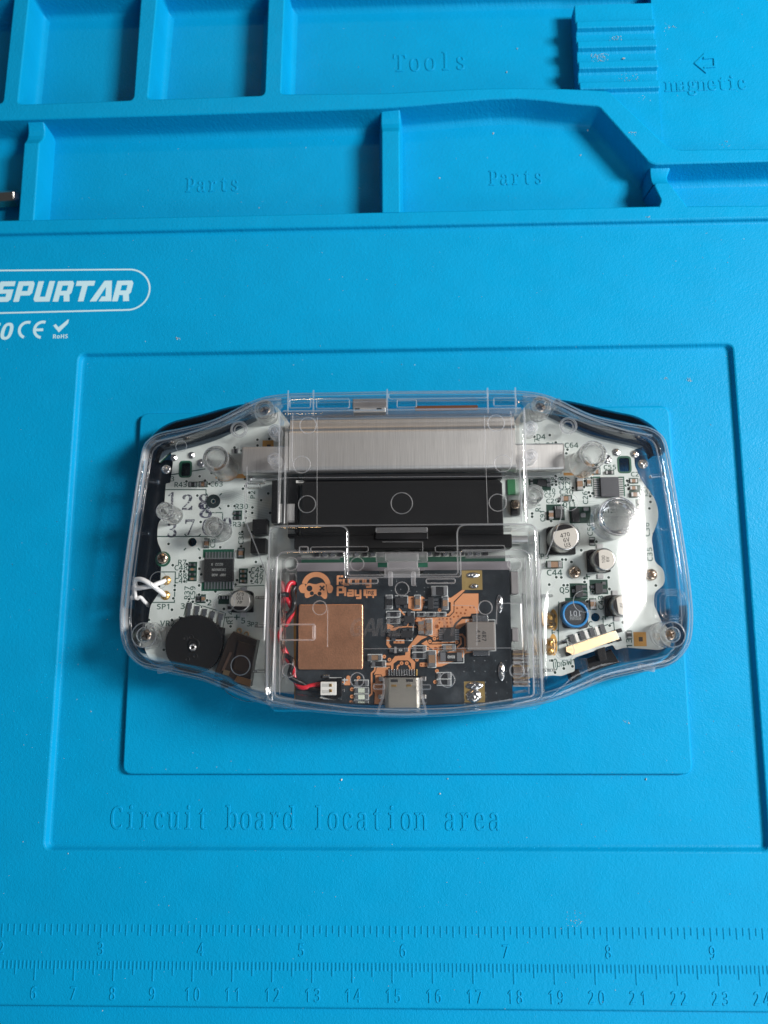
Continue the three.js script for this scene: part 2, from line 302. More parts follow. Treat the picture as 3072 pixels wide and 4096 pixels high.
// ====================================================================== hex bit in the left tray
{
  const bit = thing('hex_bit', 'short shiny hexagonal steel bit lying in the tray at the left edge of the mat', 'screwdriver bit');
  const g = new THREE.CylinderGeometry(2.45, 2.45, 26, 6, 1), tip = new THREE.CylinderGeometry(1.35, 2.45, 1.3, 6, 1), rod = new THREE.CylinderGeometry(1.9, 1.9, 6, 12);
  const turn = (q) => { q.rotateY(0.25); q.rotateZ(-Math.PI / 2); q.rotateY(0.05); return q; };
  g.translate(0, -14.3, 0); tip.translate(0, -0.65, 0); rod.translate(0, -30, 0);
  const put = (q) => { const r = turn(q).toNonIndexed(); r.translate(-114.4, -4.1, -109.0); r.computeVertexNormals(); return r; };
  obj('shank', put(g), std(lin(0.42, 0.38, 0.33), 0.28, 1), bit); obj('tip', put(tip), plainSteel, bit); obj('neck', put(rod), plainSteel, bit);
}

// ====================================================================== the console, face down on the raised plate
const con = thing('handheld_console', 'clear-cased handheld game console lying face down with its circuit boards showing through', 'game console');
const mir = (p) => [...p, ...p.slice().reverse().filter((q) => Math.abs(q[0]) > 0.01).map((q) => [-q[0], ...q.slice(1)])];
// half outline of the seam, from the top middle round the right side to the bottom middle
const seam = rounded(mir([[0, -41.8, 0], [29.5, -41.6, 4], [35.8, -40.9, 4], [40.6, -39.2, 4], [44.8, -36.8, 4], [50.2, -34.2, 5], [57.5, -32.5, 5], [64.6, -31.2, 3], [68.2, -28.2, 3], [69.3, -20, 6], [71.0, -3, 10], [72.0, 9, 8], [72.25, 18.2, 4], [71.0, 25.2, 3], [66.5, 29.8, 3], [60.5, 30.9, 2], [50, 33.1, 2], [37.2, 38.3, 4], [26.2, 40.4, 6], [12, 41.7, 8], [0, 42.1, 0]]), 3, 3);
// even resampling of a closed line
function resample(p, n) {
  const L = [0]; p.forEach((a, i) => { const b = p[(i + 1) % p.length]; L.push(L[i] + Math.hypot(b[0] - a[0], b[1] - a[1])); });
  const T = L[p.length], out = []; let k = 0;
  for (let i = 0; i < n; i++) { const t = T * i / n; while (L[k + 1] < t) k++; const f = (t - L[k]) / (L[k + 1] - L[k]), a = p[k], b = p[(k + 1) % p.length]; out.push([a[0] + (b[0] - a[0]) * f, a[1] + (b[1] - a[1]) * f]); }
  return out;
}
const outline = resample(seam, 220);
function shrink(p, d) { // inward offset of a smooth closed line
  const s = Math.sign(area(p)), n = p.length;
  return p.map((b, i) => { const a = p[(i + n - 2) % n], c = p[(i + 2) % n], ex = c[0] - a[0], ez = c[1] - a[1], l = Math.hypot(ex, ez); return [b[0] - ez / l * s * d, b[1] + ex / l * s * d]; });
}
// ---- front shell: clear tub under the seam
const tubSteps = [[0.9, 9], [0.5, 8.9], [0.15, 8.4], [0, 7.4], [0.1, 4.5], [0.7, 2.2], [2.2, 0.7], [4.5, 0.25]];
const front = obj('front_shell', [loft(tubSteps.map(([d, y]) => at(shrink(outline, d), y)))], frontTint, con);
obj('inner_wall', loft([at(shrink(outline, 2.4), 9.2), at(shrink(outline, 2.5), 2.2)]), frontTint, front);
obj('lip', loft([[1.5, 9.1], [1.75, 9.55], [2.1, 9.6], [2.4, 9.2]].map(([d, y]) => at(shrink(outline, d), y))), clearSheet, front);
{ // dark face sheet that carries the display and the buttons, seen dimly under the board
  obj('face_panel', slab(shrink(outline, 4.6), 0.3, 0.5), glass(lin(0.9, 0.92, 0.94), 0.05), front);
  obj('display_module', box(0, 0.6, -6, 76, 4.6, 56, 0, 0.4), blackMatte, front);
}
for (const s of [-1, 1]) obj('gap_shade_sheet', slab([[s * 56, -25], [s * 68.6, -25], [s * 69.6, -10], [s * 70.2, 5], [s * 70.4, 20], [s * 68, 26.5], [s * 64, 29], [s * 56, 29]], 5.6, 6.2), glass(s < 0 ? lin(0.38, 0.41, 0.43) : lin(0.72, 0.75, 0.77), 0.08), front);  // added grey sheets standing in for the shade in the side gaps
for (const s of [-1, 1]) { // dark smoky bands round the lower corners
  const p = outline.filter((q) => s * q[0] > 50 && q[1] > 8 && (s * q[0] > 66 || q[1] < 36));
  obj('corner_band', loft([[0.05, 7.6], [-0.45, 7.0], [-0.6, 5.5], [-0.5, 3.4], [0.1, 1.6]].map(([d, y]) => { const o = shrink(outline, d); return outline.map((q, i) => [q, o[i]]).filter(([q]) => s * q[0] > 48 && q[1] > 14).map(([, b]) => [b[0], y, b[1]]); }), false), smokeDark, front);
}
// ---- dark smoky shoulder buttons
for (const s of [-1, 1]) {
  const outer = [[69.6, -25.6], [68.9, -28.6], [67.6, -31.4], [65.2, -33.8], [62.0, -35.6], [57.5, -36.7], [53, -37.8], [48.5, -39.0], [44.0, -39.9], [40.8, -40.1]].map(([x, z]) => [s * x, z]);
  const inner = [[66.6, -24.6], [65.9, -27.4], [64.2, -29.4], [61.8, -30.4], [58.6, -31.2], [54.8, -32.2], [50.8, -33.5], [47.0, -35.2], [43.4, -37.0], [40.3, -38.6]].map(([x, z]) => [s * x, z]);
  const smooth = (p) => new THREE.CatmullRomCurve3(p.map((q) => V(q[0], 0, q[1]))).getPoints(36).map((v) => [v.x, v.z]);
  const o = smooth(outer), n = smooth(inner), mix = (f) => o.map((q, i) => [q[0] * (1 - f) + n[i][0] * f, q[1] * (1 - f) + n[i][1] * f]);
  const b = obj('shoulder_button', loft([[0.12, 2.6], [-0.02, 3.4], [0, 6.4], [0.1, 8.2], [0.28, 9.2], [0.6, 9.9], [0.95, 10.0], [1.25, 10.6]].map(([f, y]) => at(mix(f), y)), false), smoke, con, s < 0 ? 'dark smoky shoulder button at the upper left corner' : 'dark smoky shoulder button at the upper right corner');
  obj('rim', loft([[0.16, 2.5], [-0.02, 3.0], [-0.05, 5.0], [0.12, 5.4]].map(([f, y]) => at(mix(f), y)), false), smokeDark, b);
  obj('inner_wall', loft([[1.15, 2.6], [1.2, 8.2]].map(([f, y]) => at(mix(f), y)), false), smokeDark, b);
  obj('tongue', loft([0, 0.5, 1].map((f) => n.map((q, i) => { const k = Math.sin(Math.min(1, i / 6) * Math.PI / 2); return [q[0] - s * f * 1.8 * k, 9.3 + 0.3 * f, q[1] + f * (3.4 * k + 0.5)]; })), false), smoke, b);
}

// ---- main circuit board with its print
const W2 = 68.3, H2 = 46.4;
const silk = '#1d3a33', soft = '#35524b';
const boardTex = canvas(2048, 1392, (c, w, h) => {
  const k = 15; c.setTransform(k, 0, 0, k, W2 * k, H2 * k);
  c.fillStyle = '#b9c0bd'; c.fillRect(-70, -50, 140, 100);
  for (let i = 0; i < 900; i++) { c.fillStyle = rnd() < 0.5 ? 'rgba(255,255,255,0.03)' : 'rgba(60,80,75,0.03)'; const r = rnd() * 5; c.beginPath(); c.arc((rnd() - 0.5) * 140, (rnd() - 0.5) * 95, r, 0, 7); c.fill(); }
  const line = (pts, wd = 0.22, col = silk) => { c.strokeStyle = col; c.lineWidth = wd; c.beginPath(); pts.forEach(([x, z], i) => (i ? c.lineTo(x, z) : c.moveTo(x, z))); c.stroke(); };
  const pad = (cx, cz, pw, ph, col = '#123329') => { c.fillStyle = col; c.fillRect(cx - pw / 2, cz - ph / 2, pw, ph); };
  const box2 = (cx, cz, pw, ph, wd = 0.2, col = silk) => { c.strokeStyle = col; c.lineWidth = wd; c.strokeRect(cx - pw / 2, cz - ph / 2, pw, ph); };
  const dot = (x, z, r = 0.37, col = '#20302c') => { c.fillStyle = '#e2e6e4'; c.beginPath(); c.arc(x, z, r + 0.12, 0, 7); c.fill(); c.fillStyle = col; c.beginPath(); c.arc(x, z, r, 0, 7); c.fill(); };
  const text = (t, x, z, size = 1.75, rot = 0, col = silk, font = 'bold', sx = 1.12) => { if (size < 4) size *= 0.66; c.save(); c.translate(x, z); c.rotate(rot); c.scale(size / 40 * sx, size / 40); c.font = font + (size > 4 ? ' 54px serif' : ' 54px monospace'); c.fillStyle = col; c.textAlign = 'center'; c.textBaseline = 'middle'; c.fillText(t, 0, 0); c.restore(); };
  // faint copper runs under the mask
  for (let i = 0; i < 9; i++) line([[-47.43,-16.15].map((v, j) => v + (j ? i * 0.5 : 0)), [-44.82,-15.72].map((v, j) => v + (j ? i * 0.5 : 0)), [-40.79,-14.07].map((v, j) => v + (j ? i * 0.62 : 0)), [-34.61,-13].map((v, j) => v + (j ? i * 0.7 : 0))], 0.16, 'rgba(130,145,140,0.38)');
  for (let i = 0; i < 7; i++) line([[38.71,-12.59].map((v, j) => v + (j ? i * 0.5 : 0)), [51.19,-11.92].map((v, j) => v + (j ? i * 0.5 : 0))], 0.16, 'rgba(130,145,140,0.35)');
  // left half
  text('SW3', ...[-61.99,-19.16], 2.0, -0.06); text('R43', ...[-58.56,-17.64], 2.0); text('C63', ...[-49.02,-17.68], 2.0);
  pad(-55.32,-17.66,2.39,1.42); pad(-52.55,-17.68,2.41,1.5);
  line([[-64.43,-3.92], [-64.88,-16.37], [-51.78,-16.24], [-51.58,-10.09], [-47.2,-10.05], [-47.13,-7.54]], 0.24); line([[-64.77,-3.92], [-47.35,-3.78]], 0.26);
  line([[-63.6,-20.68], [-62.46,-20.21], [-59.09,-20.64]], 0.28); line([[-56.3,-21.18], [-52.1,-21.84]], 0.28);
  text('P2', ...[-39.36,-14.76], 1.9, -Math.PI / 2); text('R30', ...[-42.23,-11.63], 2.0); text('R31', ...[-42.72,-6.88], 2.0);
  pad(-43.23,-9.32,2.33,2.52); text('C3', ...[-49.51,-2], 2.1, -Math.PI / 2); text('C38', ...[-42.13,-3.32], 2.0, -Math.PI / 2);
  pad(-51.12,-1.97,1.44,2.58); text('R7', ...[-57.36,2.96], 2.0); text('C48', ...[-57.64,4.39], 2.0); text('R8', ...[-57.15,6.31], 2.0); text('C49', ...[-57.51,7.73], 2.0);
  pad(-54.58,5.35,2.29,5.01); pad(-41.32,6.59,2.28,3.9); pad(-42.05,0.65,1.9,2.86); pad(-52.12,12.38,2.44,2.27); pad(-46.24,12.7,2.79,2.19);
  text('C45', ...[-37.7,5.08], 2.0); text('C46', ...[-37.83,6.5], 2.0); text('C47', ...[-37.85,7.97], 2.0);
  text('R37', ...[-55.75,10.84], 2.0, -Math.PI / 2); text('C59', ...[-54.32,10.85], 2.0, -Math.PI / 2);
  text('SP1', ...[-61.76,14.33], 2.1); text('VR2', ...[-60.54,18.69], 2.2); text('3', ...[-56.77,14.27], 2.2); text('2', ...[-49.91,13.42], 2.2); text('1', ...[-45.36,17.7], 2.2); text('R14', ...[-44.39,17.16], 2.1, -Math.PI / 2); text('+', ...[-42.76,17.17], 3.2); text('5', ...[-41.05,18.04], 2.2); text('3', ...[-39.56,18.85], 2.0); text('P3', ...[-38.12,19.02], 1.7);
  line([[-65.33,5.38], [-59.06,5.42], [-59.03,13.26], [-65.04,13.23], [-65.33,5.38]], 0.24);
  line([[-43.81,9.29], [-35.75,9.07]], 0.2);
  line([[-55.61,13.01], [-45.68,16.08], [-46.25,19.83]], 0.2); line([[-55.61,13.01], [-56.43,16.7]], 0.2);
  for (const [x, y] of [[640, 640], [760, 690], [860, 730], [950, 760], [565, 780]]) dot(...[-56.54,17.64].map((v, i) => v + (i ? (y - 800) * 0.0287 : (x - 600) * 0.0287)), 0.25);
  // purple date stamp
  c.globalAlpha = 0.88;
  const st = '#242433'; text('1', ...[-60.78,-13.56], 4.1, 0, st, 'bold', 0.8); text('2', ...[-56.56,-12.81], 4.3, 0, st, 'bold', 1); text('8', ...[-52.31,-12.91], 4.1, 0, st, 'bold', 1.0); text('8', ...[-51.68,-10.66], 4.1, 0, '#24243c', 'bold', 1.2);
  text('3', ...[-60.33,-5.56], 4.1, 0, st, 'bold', 0.9); text('7', ...[-55.76,-6.16], 4.3, 0, st, 'bold', 0.9); text('0', ...[-51.03,-6.18], 4.3, 0, st, 'bold', 1.0); text('0', ...[-45.91,-6.69], 4.1, 0, st, 'bold', 0.9);
  c.globalAlpha = 1; { const b = [-65.38,-16.15], e = [-44.03,-3.89]; c.fillStyle = '#b9c0bd'; for (let i = 0; i < 1500; i++) { c.globalAlpha = 0.25 + 0.5 * rnd(); c.fillRect(b[0] + rnd() * (e[0] - b[0]), b[1] + 0.6 + rnd() * (e[1] - b[1] - 1), 0.1 + rnd() * 0.45, 0.1 + rnd() * 0.3); } }
  c.globalAlpha = 1;
  for (const q of [[-63.92,-14.94],[-57.05,-18.53],[-53.58,-19.86],[-52.11,-18.68],[-50.9,-17.79],[-54.02,-14.68],[-52.89,-7.64],[-45.72,-11.81],[-44.08,-11.79],[-39.36,-11.38],[-41.09,-10.33],[-39.38,-9.93],[-41.1,-8.6],[-41.99,-16.39],[-41.39,-17.12],[-40.26,-15.33],[-37.12,-13.27],[-35.27,-15.06],[-34.69,-9.88],[-39.49,-4.91],[-41.9,-4.93],[-42.11,-1.11],[-47.54,-0.93],[-38.46,-29.64],[-38.39,-28.06],[-35.3,-29.83],[-42.61,-26.7],[-44.52,-27.58],[-40.21,-26.06],[-61.15,-1.92],[-63.78,-0.37],[-50.43,-20.69],[-41.5,-19.03],[-48.36,-18.87]]) dot(...q);
  for (const q of [[-59.82,3.66],[-56.18,3.38],[-52.83,4.64],[-52.29,6.1],[-52.79,1.81],[-57.69,5.29],[-56.78,5.3],[-52.74,8.96],[-42.95,7.63],[-38.13,2.97],[-39.66,5.61],[-36.81,4.21],[-39.19,7.93],[-43.28,8.8],[-55.22,12.47],[-54.24,13.13],[-50.55,12.82],[-52.66,11.32],[-59.06,8.92],[-59.07,10.09],[-59.34,12.23],[-65.75,12],[-65.62,15.01],[-59.58,15.15],[-59.48,17.76],[-65.42,17.73],[-65.31,19.61],[-44.27,19.47],[-61.27,25.3],[-48.44,10.53],[-46.12,15.01],[-56.62,7.9]]) dot(...q);
  for (const q of [[-49.72,-13.11],[-54.92,-2.32]]) { c.strokeStyle = silk; c.lineWidth = 0.3; for (let a = 0; a < 4; a++) { c.beginPath(); c.moveTo(q[0] + 2.2 * Math.cos(a * 1.57 + 0.8), q[1] + 2.2 * Math.sin(a * 1.57 + 0.8)); c.lineTo(q[0] + 3.0 * Math.cos(a * 1.57 + 0.8), q[1] + 3.0 * Math.sin(a * 1.57 + 0.8)); c.stroke(); } }
  // right half
  text('D4', ...[36.53,-29.48], 2.1); text('R27', ...[35.51,-27.41], 2.0, -Math.PI / 2); text('Q1', ...[38.89,-27.21], 2.1); text('C64', ...[44.39,-27.14], 2.1);
  text('C55', ...[54.09,-21.11], 1.9); text('C22', ...[61.02,-19.18], 1.9); text('C23', ...[63.24,-15.19], 1.7); text('C24', ...[63.16,-13.91], 1.7); text('08', ...[39.32,-17.76], 1.8, -Math.PI / 2); text('C28', ...[41.35,-17.03], 2.0, -Math.PI / 2); text('C27', ...[43.04,-17.02], 2.0, -Math.PI / 2); text('C30', ...[42.53,-14.67], 2.1); text('Q11', ...[43.23,-11.38], 1.9); text('R10', ...[38.26,-15.02], 1.7); text('C57', ...[38.27,-13.8], 1.7); text('C29', ...[38.84,-12.31], 1.9); text('R16', ...[35.07,-11.24], 2.0, -Math.PI / 2); text('C91', ...[36.16,-8.46], 1.8, -Math.PI / 2); text('C26', ...[47.44,-13.12], 2.0, -Math.PI / 2); text('C56', ...[48.2,-4.91], 2.1, -Math.PI / 2); text('C36', ...[62.73,-4.65], 2.1, -Math.PI / 2); text('C35', ...[63.05,1.73], 2.1, -Math.PI / 2); text('R12', ...[52.15,-9.42], 1.8, 0);
  text('UP3', ...[35.72,2.15], 2.0); text('C44', ...[38.65,6.29], 2.3); text('Q5', ...[41.01,10.76], 2.2); text('+', ...[46.83,7.37], 3.2); text('+', ...[50.97,17.56], 3.2); text('C43', ...[50.06,13.94], 2.1, -Math.PI / 2); text('C', ...[47.12,19.39], 2.0); text('1', ...[50.31,18.58], 2.0); text('F1', ...[38.32,21.43], 2.0); text('R13', ...[56.63,24.79], 2.2, -Math.PI / 2); text('ON', ...[39.25,29.31], 1.9, -0.08, silk, '', 0.9); text('SW1', ...[41.45,28.77], 2.1, -0.1);
  c.strokeStyle = silk; c.lineWidth = 0.22; c.beginPath(); c.ellipse(37.95,29.35, 0.5, 1.35, 0, 0, 7); c.stroke(); line([[37.98,28.62], [37.92,30.08]], 0.15);
  for (const r of [[38.98,-25.38,4.21,1.42], [45.98,-16.67,1.93,3.44], [48.48,-17.24,1.47,2.35], [59.98,-17.44,2.36,1.48], [60.14,-14.61,2.98,3.34], [61.1,-11.16,1.76,2.82], [42.43,-12.98,3.05,1.67], [39.51,-9.34,4.67,4.15], [45.79,-8.62,5.5,4.36], [35.73,-16.67,5.74,3.08], [48.6,-1.69,1.48,2.32], [61.23,-4.53,0.99,4.11], [53.96,-19.78,2.32,1.26], [50.63,-20.16,1.91,1.97], [38.68,4.2,4.3,2], [44.59,10.84,4.48,3.59], [49.69,9.99,4.58,3.64], [48.01,14.33,1.78,2.93], [61.24,1.74,1.6,3.96], [56.76,22.04,1.26,2.1], [43.9,13.31,5.72,1.2]]) pad(...r);
  line([[39.43,13.61], [38.8,26.02]], 0.2, soft); line([[35.11,-3.46], [34.99,1.46]], 0.2, soft);
  line([[40.77,23.02], [52.99,18.99], [53.1,20.97]], 0.22); line([[40.75,23.41], [41.7,26.03]], 0.2);
  for (const q of [[40.33,-27.92],[37.07,-26.94],[42.18,-25.99],[43.3,-25.98],[42.96,-24.96],[34.79,-29.56],[38.84,-29.94],[39.92,-18.87],[39.91,-17.47],[38.95,-16.64],[39.96,-16.63],[44.21,-15.75],[47.46,-18.37],[47.43,-17.53],[47.13,-15.91],[48.32,-14.5],[49.26,-14.24],[48.63,-13.53],[49.18,-18.35],[58.32,-17.5],[58,-16.22],[58.55,-16.35],[58.61,-15.32],[62.03,-18.22],[64.05,-13.32],[64.01,-11.85],[63.64,-10.14],[33.5,-9.09],[33.47,-8.26],[38.31,-7.06],[64.36,-3.54],[64.26,-0.49],[62,-2.19],[62.02,-1.27],[61.04,-1.93],[49.66,-1.61],[44.15,-12.4],[40.38,-12.16]]) dot(...q);
  for (const q of [[40.75,2.94],[41.66,2.95],[43.06,3.56],[45.69,0.59],[39.06,7.45],[40.34,7.51],[40.85,9.5],[41.81,9.51],[37.19,9.32],[46.22,7.76],[46.18,8.71],[52.36,10.54],[52.32,7.59],[46.62,13.66],[48.09,11.18],[56.38,19.75],[55.31,18.95],[51.97,19.73],[36.78,28.36],[37.18,28.36],[42.2,29.81],[40.02,30.32],[37.8,31.3],[64.31,-0.49],[64.1,9.71],[62.03,-1.32],[61.04,-1.93]]) dot(...q);
  // gold lands
  for (const r of [[-35.59,-27.72,2.95,3.37], [59.35,23.16,3.15,3.53]]) { pad(...r, '#b08038'); pad(r[0] + 0.2, r[1], 1, 1.1, '#3a2c20'); }
  pad(-45.37,-19.78,7.99,1.14, '#b98540'); pad(45.89,-19.41,7.73,0.72, '#b98540');
  c.fillStyle = '#b78c48'; for (const q of [[37.99,18.26],[37.67,24.44]]) { c.beginPath(); c.ellipse(q[0], q[1], 1.0, 2.7, 0, 0, 7); c.fill(); } c.fillStyle = '#5b4a35'; for (const q of [[38.03,17.33],[37.95,19.31],[37.78,23.66],[37.66,25.36]]) { c.beginPath(); c.arc(q[0], q[1], 0.6, 0, 7); c.fill(); }
});
const boardTop = std(0xffffff, 0.38, 0, { map: boardTex, specularIntensity: 0.8 });
const half1 = [[-29.5, -33.4, 0.3], [-31.5, -36.2, 1], [-33.5, -38.8, 1], [-38.5, -39], [-40.2, -36.2], [-43.2, -32.9, 1], [-49.7, -30.6], [-57, -28.5], [-63.4, -27.0], [-64.4, -25.5], [-64.6, -23.6, 0.4], [-61.6, -26.6, 0.3], [-60.8, -24], [-61.3, -18.2, 0.3], [-62.5, -18.0, 0.3], [-62.8, -9.5], [-64.2, -7.2, 2], [-64.2, -2.6, 2], [-62.8, 0, 1], [-62.9, 10.5], [-65.2, 14], [-65.9, 21], [-66.6, 24.6, 2], [-64.5, 28.2, 2], [-58.4, 28.2, 1], [-50.2, 30.6, 1], [-41.2, 34.8, 1], [-32, 36, 1]];
const half2 = [[32, 32.6, 1], [37.2, 32.0, 0.5], [39.3, 32.2, 0.5], [42.8, 31.0, 0.5], [42.8, 27.7, 0.5], [46.1, 26.6, 0.3], [52.6, 24.5, 0.5], [53.2, 25.8, 0.5], [55.7, 25.2, 0.3], [64.4, 25.9, 1.5], [66.6, 24.6, 2], [65.9, 21], [63.4, 14.6], [63.7, 11.5, 1], [66.6, 9.3, 1.5], [66.4, 5.5, 2], [64.3, 3.8, 1], [63.8, -2.5, 1], [66.2, -8, 3], [65.3, -13, 3], [62.4, -17, 1], [60.6, -21.5, 0.6], [60.6, -25.8, 0.6], [63.4, -26.6], [57, -28.2], [49.7, -30.0], [43.2, -32.9, 1], [40.2, -36.2], [38.5, -39], [33.5, -38.8, 1], [31.5, -36.2, 1], [29.5, -33.4, 0.3]];
const boardShape = rounded([...half1, ...half2], 0.8, 4);
const holesPcb = [circle(-49.72,-13.11, 0.5, 14), circle(-54.92,-2.32, 1.15, 18), rounded(rect(-57.45,-21.81,2.54,3.63), 0.6, 3), rounded(rect(57.92,-21.77,2.67,3.66), 0.6, 3), circle(48.55,17.65, 1.1, 18), circle(-62.53,1.77, 1.3, 14)];
const board = (() => { const g = slab(boardShape, 8, 9, holesPcb); const top = g.clone(); planar(top, 2 * W2, 2 * H2, -W2, -H2); const uv = top.attributes.uv; for (let i = 0; i < uv.count; i++) uv.setY(i, 1 + uv.getY(i)); const m = obj('circuit_board', top, [boardTop, pcbGreen], con, 'white printed main circuit board'); return m; })();
const TOP = 9.0;
const Bd = (n, g, m, l) => obj(n, g, m, con, l);
// green rims round the two slots and the round marks
for (const r of [[-57.45,-21.81,2.54,3.63], [57.92,-21.77,2.67,3.66]]) obj('slot_rim', slab(rounded(rect(r[0], r[1], r[2] + 1.0, r[3] + 1.0), 1.1, 4), TOP - 0.3, TOP + 0.02, [rounded(rect(...r), 0.6, 3)]), pcbGreen, board);
for (const q of [[-49.72,-13.11]]) obj('round_land', slab(circle(q[0], q[1], 1.85), TOP - 0.1, TOP + 0.05, [circle(q[0], q[1], 0.6)]), std(lin(0.012, 0.022, 0.024), 0.4), board);
// solder joints of the shoulder switches and the other through parts
function blob(cx, cz, r, y = TOP, h = 0.55, sx = 1, sz = 1) { const g = new THREE.SphereGeometry(r, 16, 8, 0, Math.PI * 2, 0, Math.PI / 2); g.scale(sx, h / r, sz); g.translate(cx, y - 0.02, cz); const p = g.attributes.position; for (let i = 0; i < p.count; i++) p.setY(i, p.getY(i) + 0.12 * Math.sin(p.getX(i) * 5.1 + cx) * Math.cos(p.getZ(i) * 4.3)); g.computeVertexNormals(); return g; }
for (const q of [[-62.52,-21.82,1.35],[-60.58,-24.89,1],[-55.89,-25.53,1],[-53.22,-23.37,1.25], [53.52,-23.23,1.3],[56.07,-25.04,1.1],[60.83,-24.56,1.1],[62.73,-21.91,1.35]]) obj('solder_joint', blob(q[0], q[1], q[2], TOP, 0.7), solder, board);

// ---- generic small parts
const endCapped = (bodyMat) => [bodyMat, tin];
function chipPart(name, cx, cz, w, d, h, bodyMat, y = TOP, along = w >= d ? 'x' : 'z', parent = con) {
  const e = (along === 'x' ? w : d) * 0.24, mk = (ww, dd, x, z, hh, up) => box(x, y + up, z, ww, hh, dd);
  const g = along === 'x' ? [mk(w - 2 * e, d, cx, cz, h, 0), mergeGeometries([clean(mk(e, d * 1.04, cx - w / 2 + e / 2, cz, h * 1.08, 0)), clean(mk(e, d * 1.04, cx + w / 2 - e / 2, cz, h * 1.08, 0))])] : [mk(w, d - 2 * e, cx, cz, h, 0), mergeGeometries([clean(mk(w * 1.04, e, cx, cz - d / 2 + e / 2, h * 1.08, 0)), clean(mk(w * 1.04, e, cx, cz + d / 2 - e / 2, h * 1.08, 0))])];
  return obj(name, g, endCapped(bodyMat), parent);
}
const R = (r, h = 0.5, y) => chipPart('resistor', ...r, h, resBlack, y);
const C = (r, h = 0.8, y) => chipPart('ceramic_capacitor', ...r, h, tan, y);
function pins(parent, xs, zs, w, d, y0, h) { for (const x of xs) for (const z of zs) obj('pin', box(x, y0, z, w, h, d), tin, parent); }
// left side small parts
R([-55.19,-17.59,1.74,0.91]); C([-52.44,-17.59,1.74,0.96]); R([-43.19,-9.84,1.69,0.73]); R([-43.16,-8.61,1.69,0.73]); C([-51.04,-1.9,0.94,2.05]); C([-41.97,0.73,1.1,2.12], 0.9);
for (const r of [[-54.58,3.62,1.54,0.58], [-54.49,6.08,1.54,0.57]]) R(r); for (const r of [[-54.53,4.83,1.54,0.57], [-54.45,7.29,1.54,0.57], [-41.3,5.4,1.48,0.55], [-41.27,6.62,1.48,0.54], [-41.23,7.9,1.48,0.54]]) C(r, 0.5);
R([-52.7,12.41,0.71,1.57]); C([-51.47,12.42,0.77,1.57], 0.6); R([-46.81,12.15,1.04,0.65]); R([-45.55,12.16,1.04,0.65]); R([-44.66,14.75,0.82,1.61]); R([-44.12,-26.55,1.41,1.15]); R([-41.23,-25.47,1.88,1]); R([-38.79,-25.91,0.9,1.49]); R([-39.72,-19.06,0.62,1.05]);
{ // sound chip with its two rows of pins, marking upside down as it sits
  const r = [-47.44,5.14,7.65,5.84];
  const mk = canvas(512, 400, (c) => { c.fillStyle = '#18191a'; c.fillRect(0, 0, 512, 400); c.fillStyle = '#8f9290'; c.font = 'bold 62px monospace'; c.translate(512, 400); c.rotate(Math.PI); c.fillText('AMP AGB', 120, 130); c.fillText('IR3R60N', 120, 230); c.fillText('0222 8', 175, 330); });
  const t = Bd('sound_chip', [box(r[0], 9.3, r[1], r[2], 1.1, r[3], 0, 0.15)], chipBlack, 'black chip with printed marking and pins along two sides');
  obj('marking', decal(r[0], 10.42, r[1], r[2] - 0.4, r[3] - 0.4), std(0xffffff, 0.5, 0, { map: mk }), t);
  const xs = Array.from({ length: 10 }, (_, i) => r[0] - r[2] / 2 + 0.25 + i * (r[2] - 0.5) / 9);
  pins(t, xs, [r[1] - r[3] / 2 - 0.95, r[1] + r[3] / 2 + 0.95], 0.42, 1.9, 9.02, 0.35);
  obj('solder_mask_window', [flat(rect(-47.97,0.69,8.12,2.2), TOP + 0.012), flat(rect(-47.98,9.26,8.28,2.28), TOP + 0.012)], pcbGreen, t);
}
function decal(cx, y, cz, w, d, rot = 0) { const g = new THREE.PlaneGeometry(w, d); g.rotateX(-Math.PI / 2); g.rotateY(rot); g.translate(cx, y, cz); return g; }
// can capacitors: square base, can, printed sector
function canCap(q, r, y1, textLines, rot, baseQ, bs) {
  const t = Bd('can_capacitor', lathe(q[0], q[1], [[r * 0.98, TOP + 0.4], [r, TOP + 1.2], [r * 0.93, TOP + 1.5], [r, TOP + 1.9], [r, y1 - 0.35], [r * 0.93, y1 - 0.05], [r * 0.85, y1], [0, y1 + 0.01]]), std(lin(0.55, 0.53, 0.5), 0.3, 1));
  const b = rounded(inset(rect(baseQ[0], baseQ[1], bs, bs), 0).map((p, i) => [...p, i === 1 || i === 0 ? 1.2 : 0.2]), 0.2, 3);
  obj('base', slab(b, TOP + 0.05, TOP + 1.0), blackMatte, t);
  const tx = canvas(256, 256, (c) => { c.translate(128, 128); c.rotate(rot); c.fillStyle = '#c9c4bb'; c.fillRect(-200, -200, 400, 400); c.fillStyle = '#1d1a1c'; c.fillRect(-200, -200, 400, 128); c.fillStyle = '#33302f'; c.font = 'bold 58px monospace'; c.textAlign = 'center'; textLines.forEach((l, i) => c.fillText(l, 0, 5 + i * 54)); });
  const d = new THREE.CircleGeometry(r * 0.86, 28); d.rotateX(-Math.PI / 2); d.translate(q[0], y1 + 0.04, q[1]);
  obj('marking', d, std(0xffffff, 0.38, 0.55, { map: tx }), t);
  return t;
}
const bx = (q, y, w, h, d, rot = 0, r = 0) => box(q[0], y, q[1], w, h, d, rot, r);
const rb = (r, y, h, rad = 0, rot = 0) => box(r[0], y, r[1], r[2], h, r[3], rot, rad);
{ const t = canCap([-40.92,13.26], 2.75, 14.2, ['4V', '100', 'GJV'], Math.PI * 0.5 + 1.6, [-41.15,13.22], 5.5); obj('lead', bx([-40.95,10.07], 9.03, 1.4, 0.3, 1.2), tin, t); obj('lead', bx([-41.01,16.57], 9.03, 1.4, 0.3, 1.2), tin, t); t.userData.label = 'small silver can capacitor beside the amplifier chip'; }
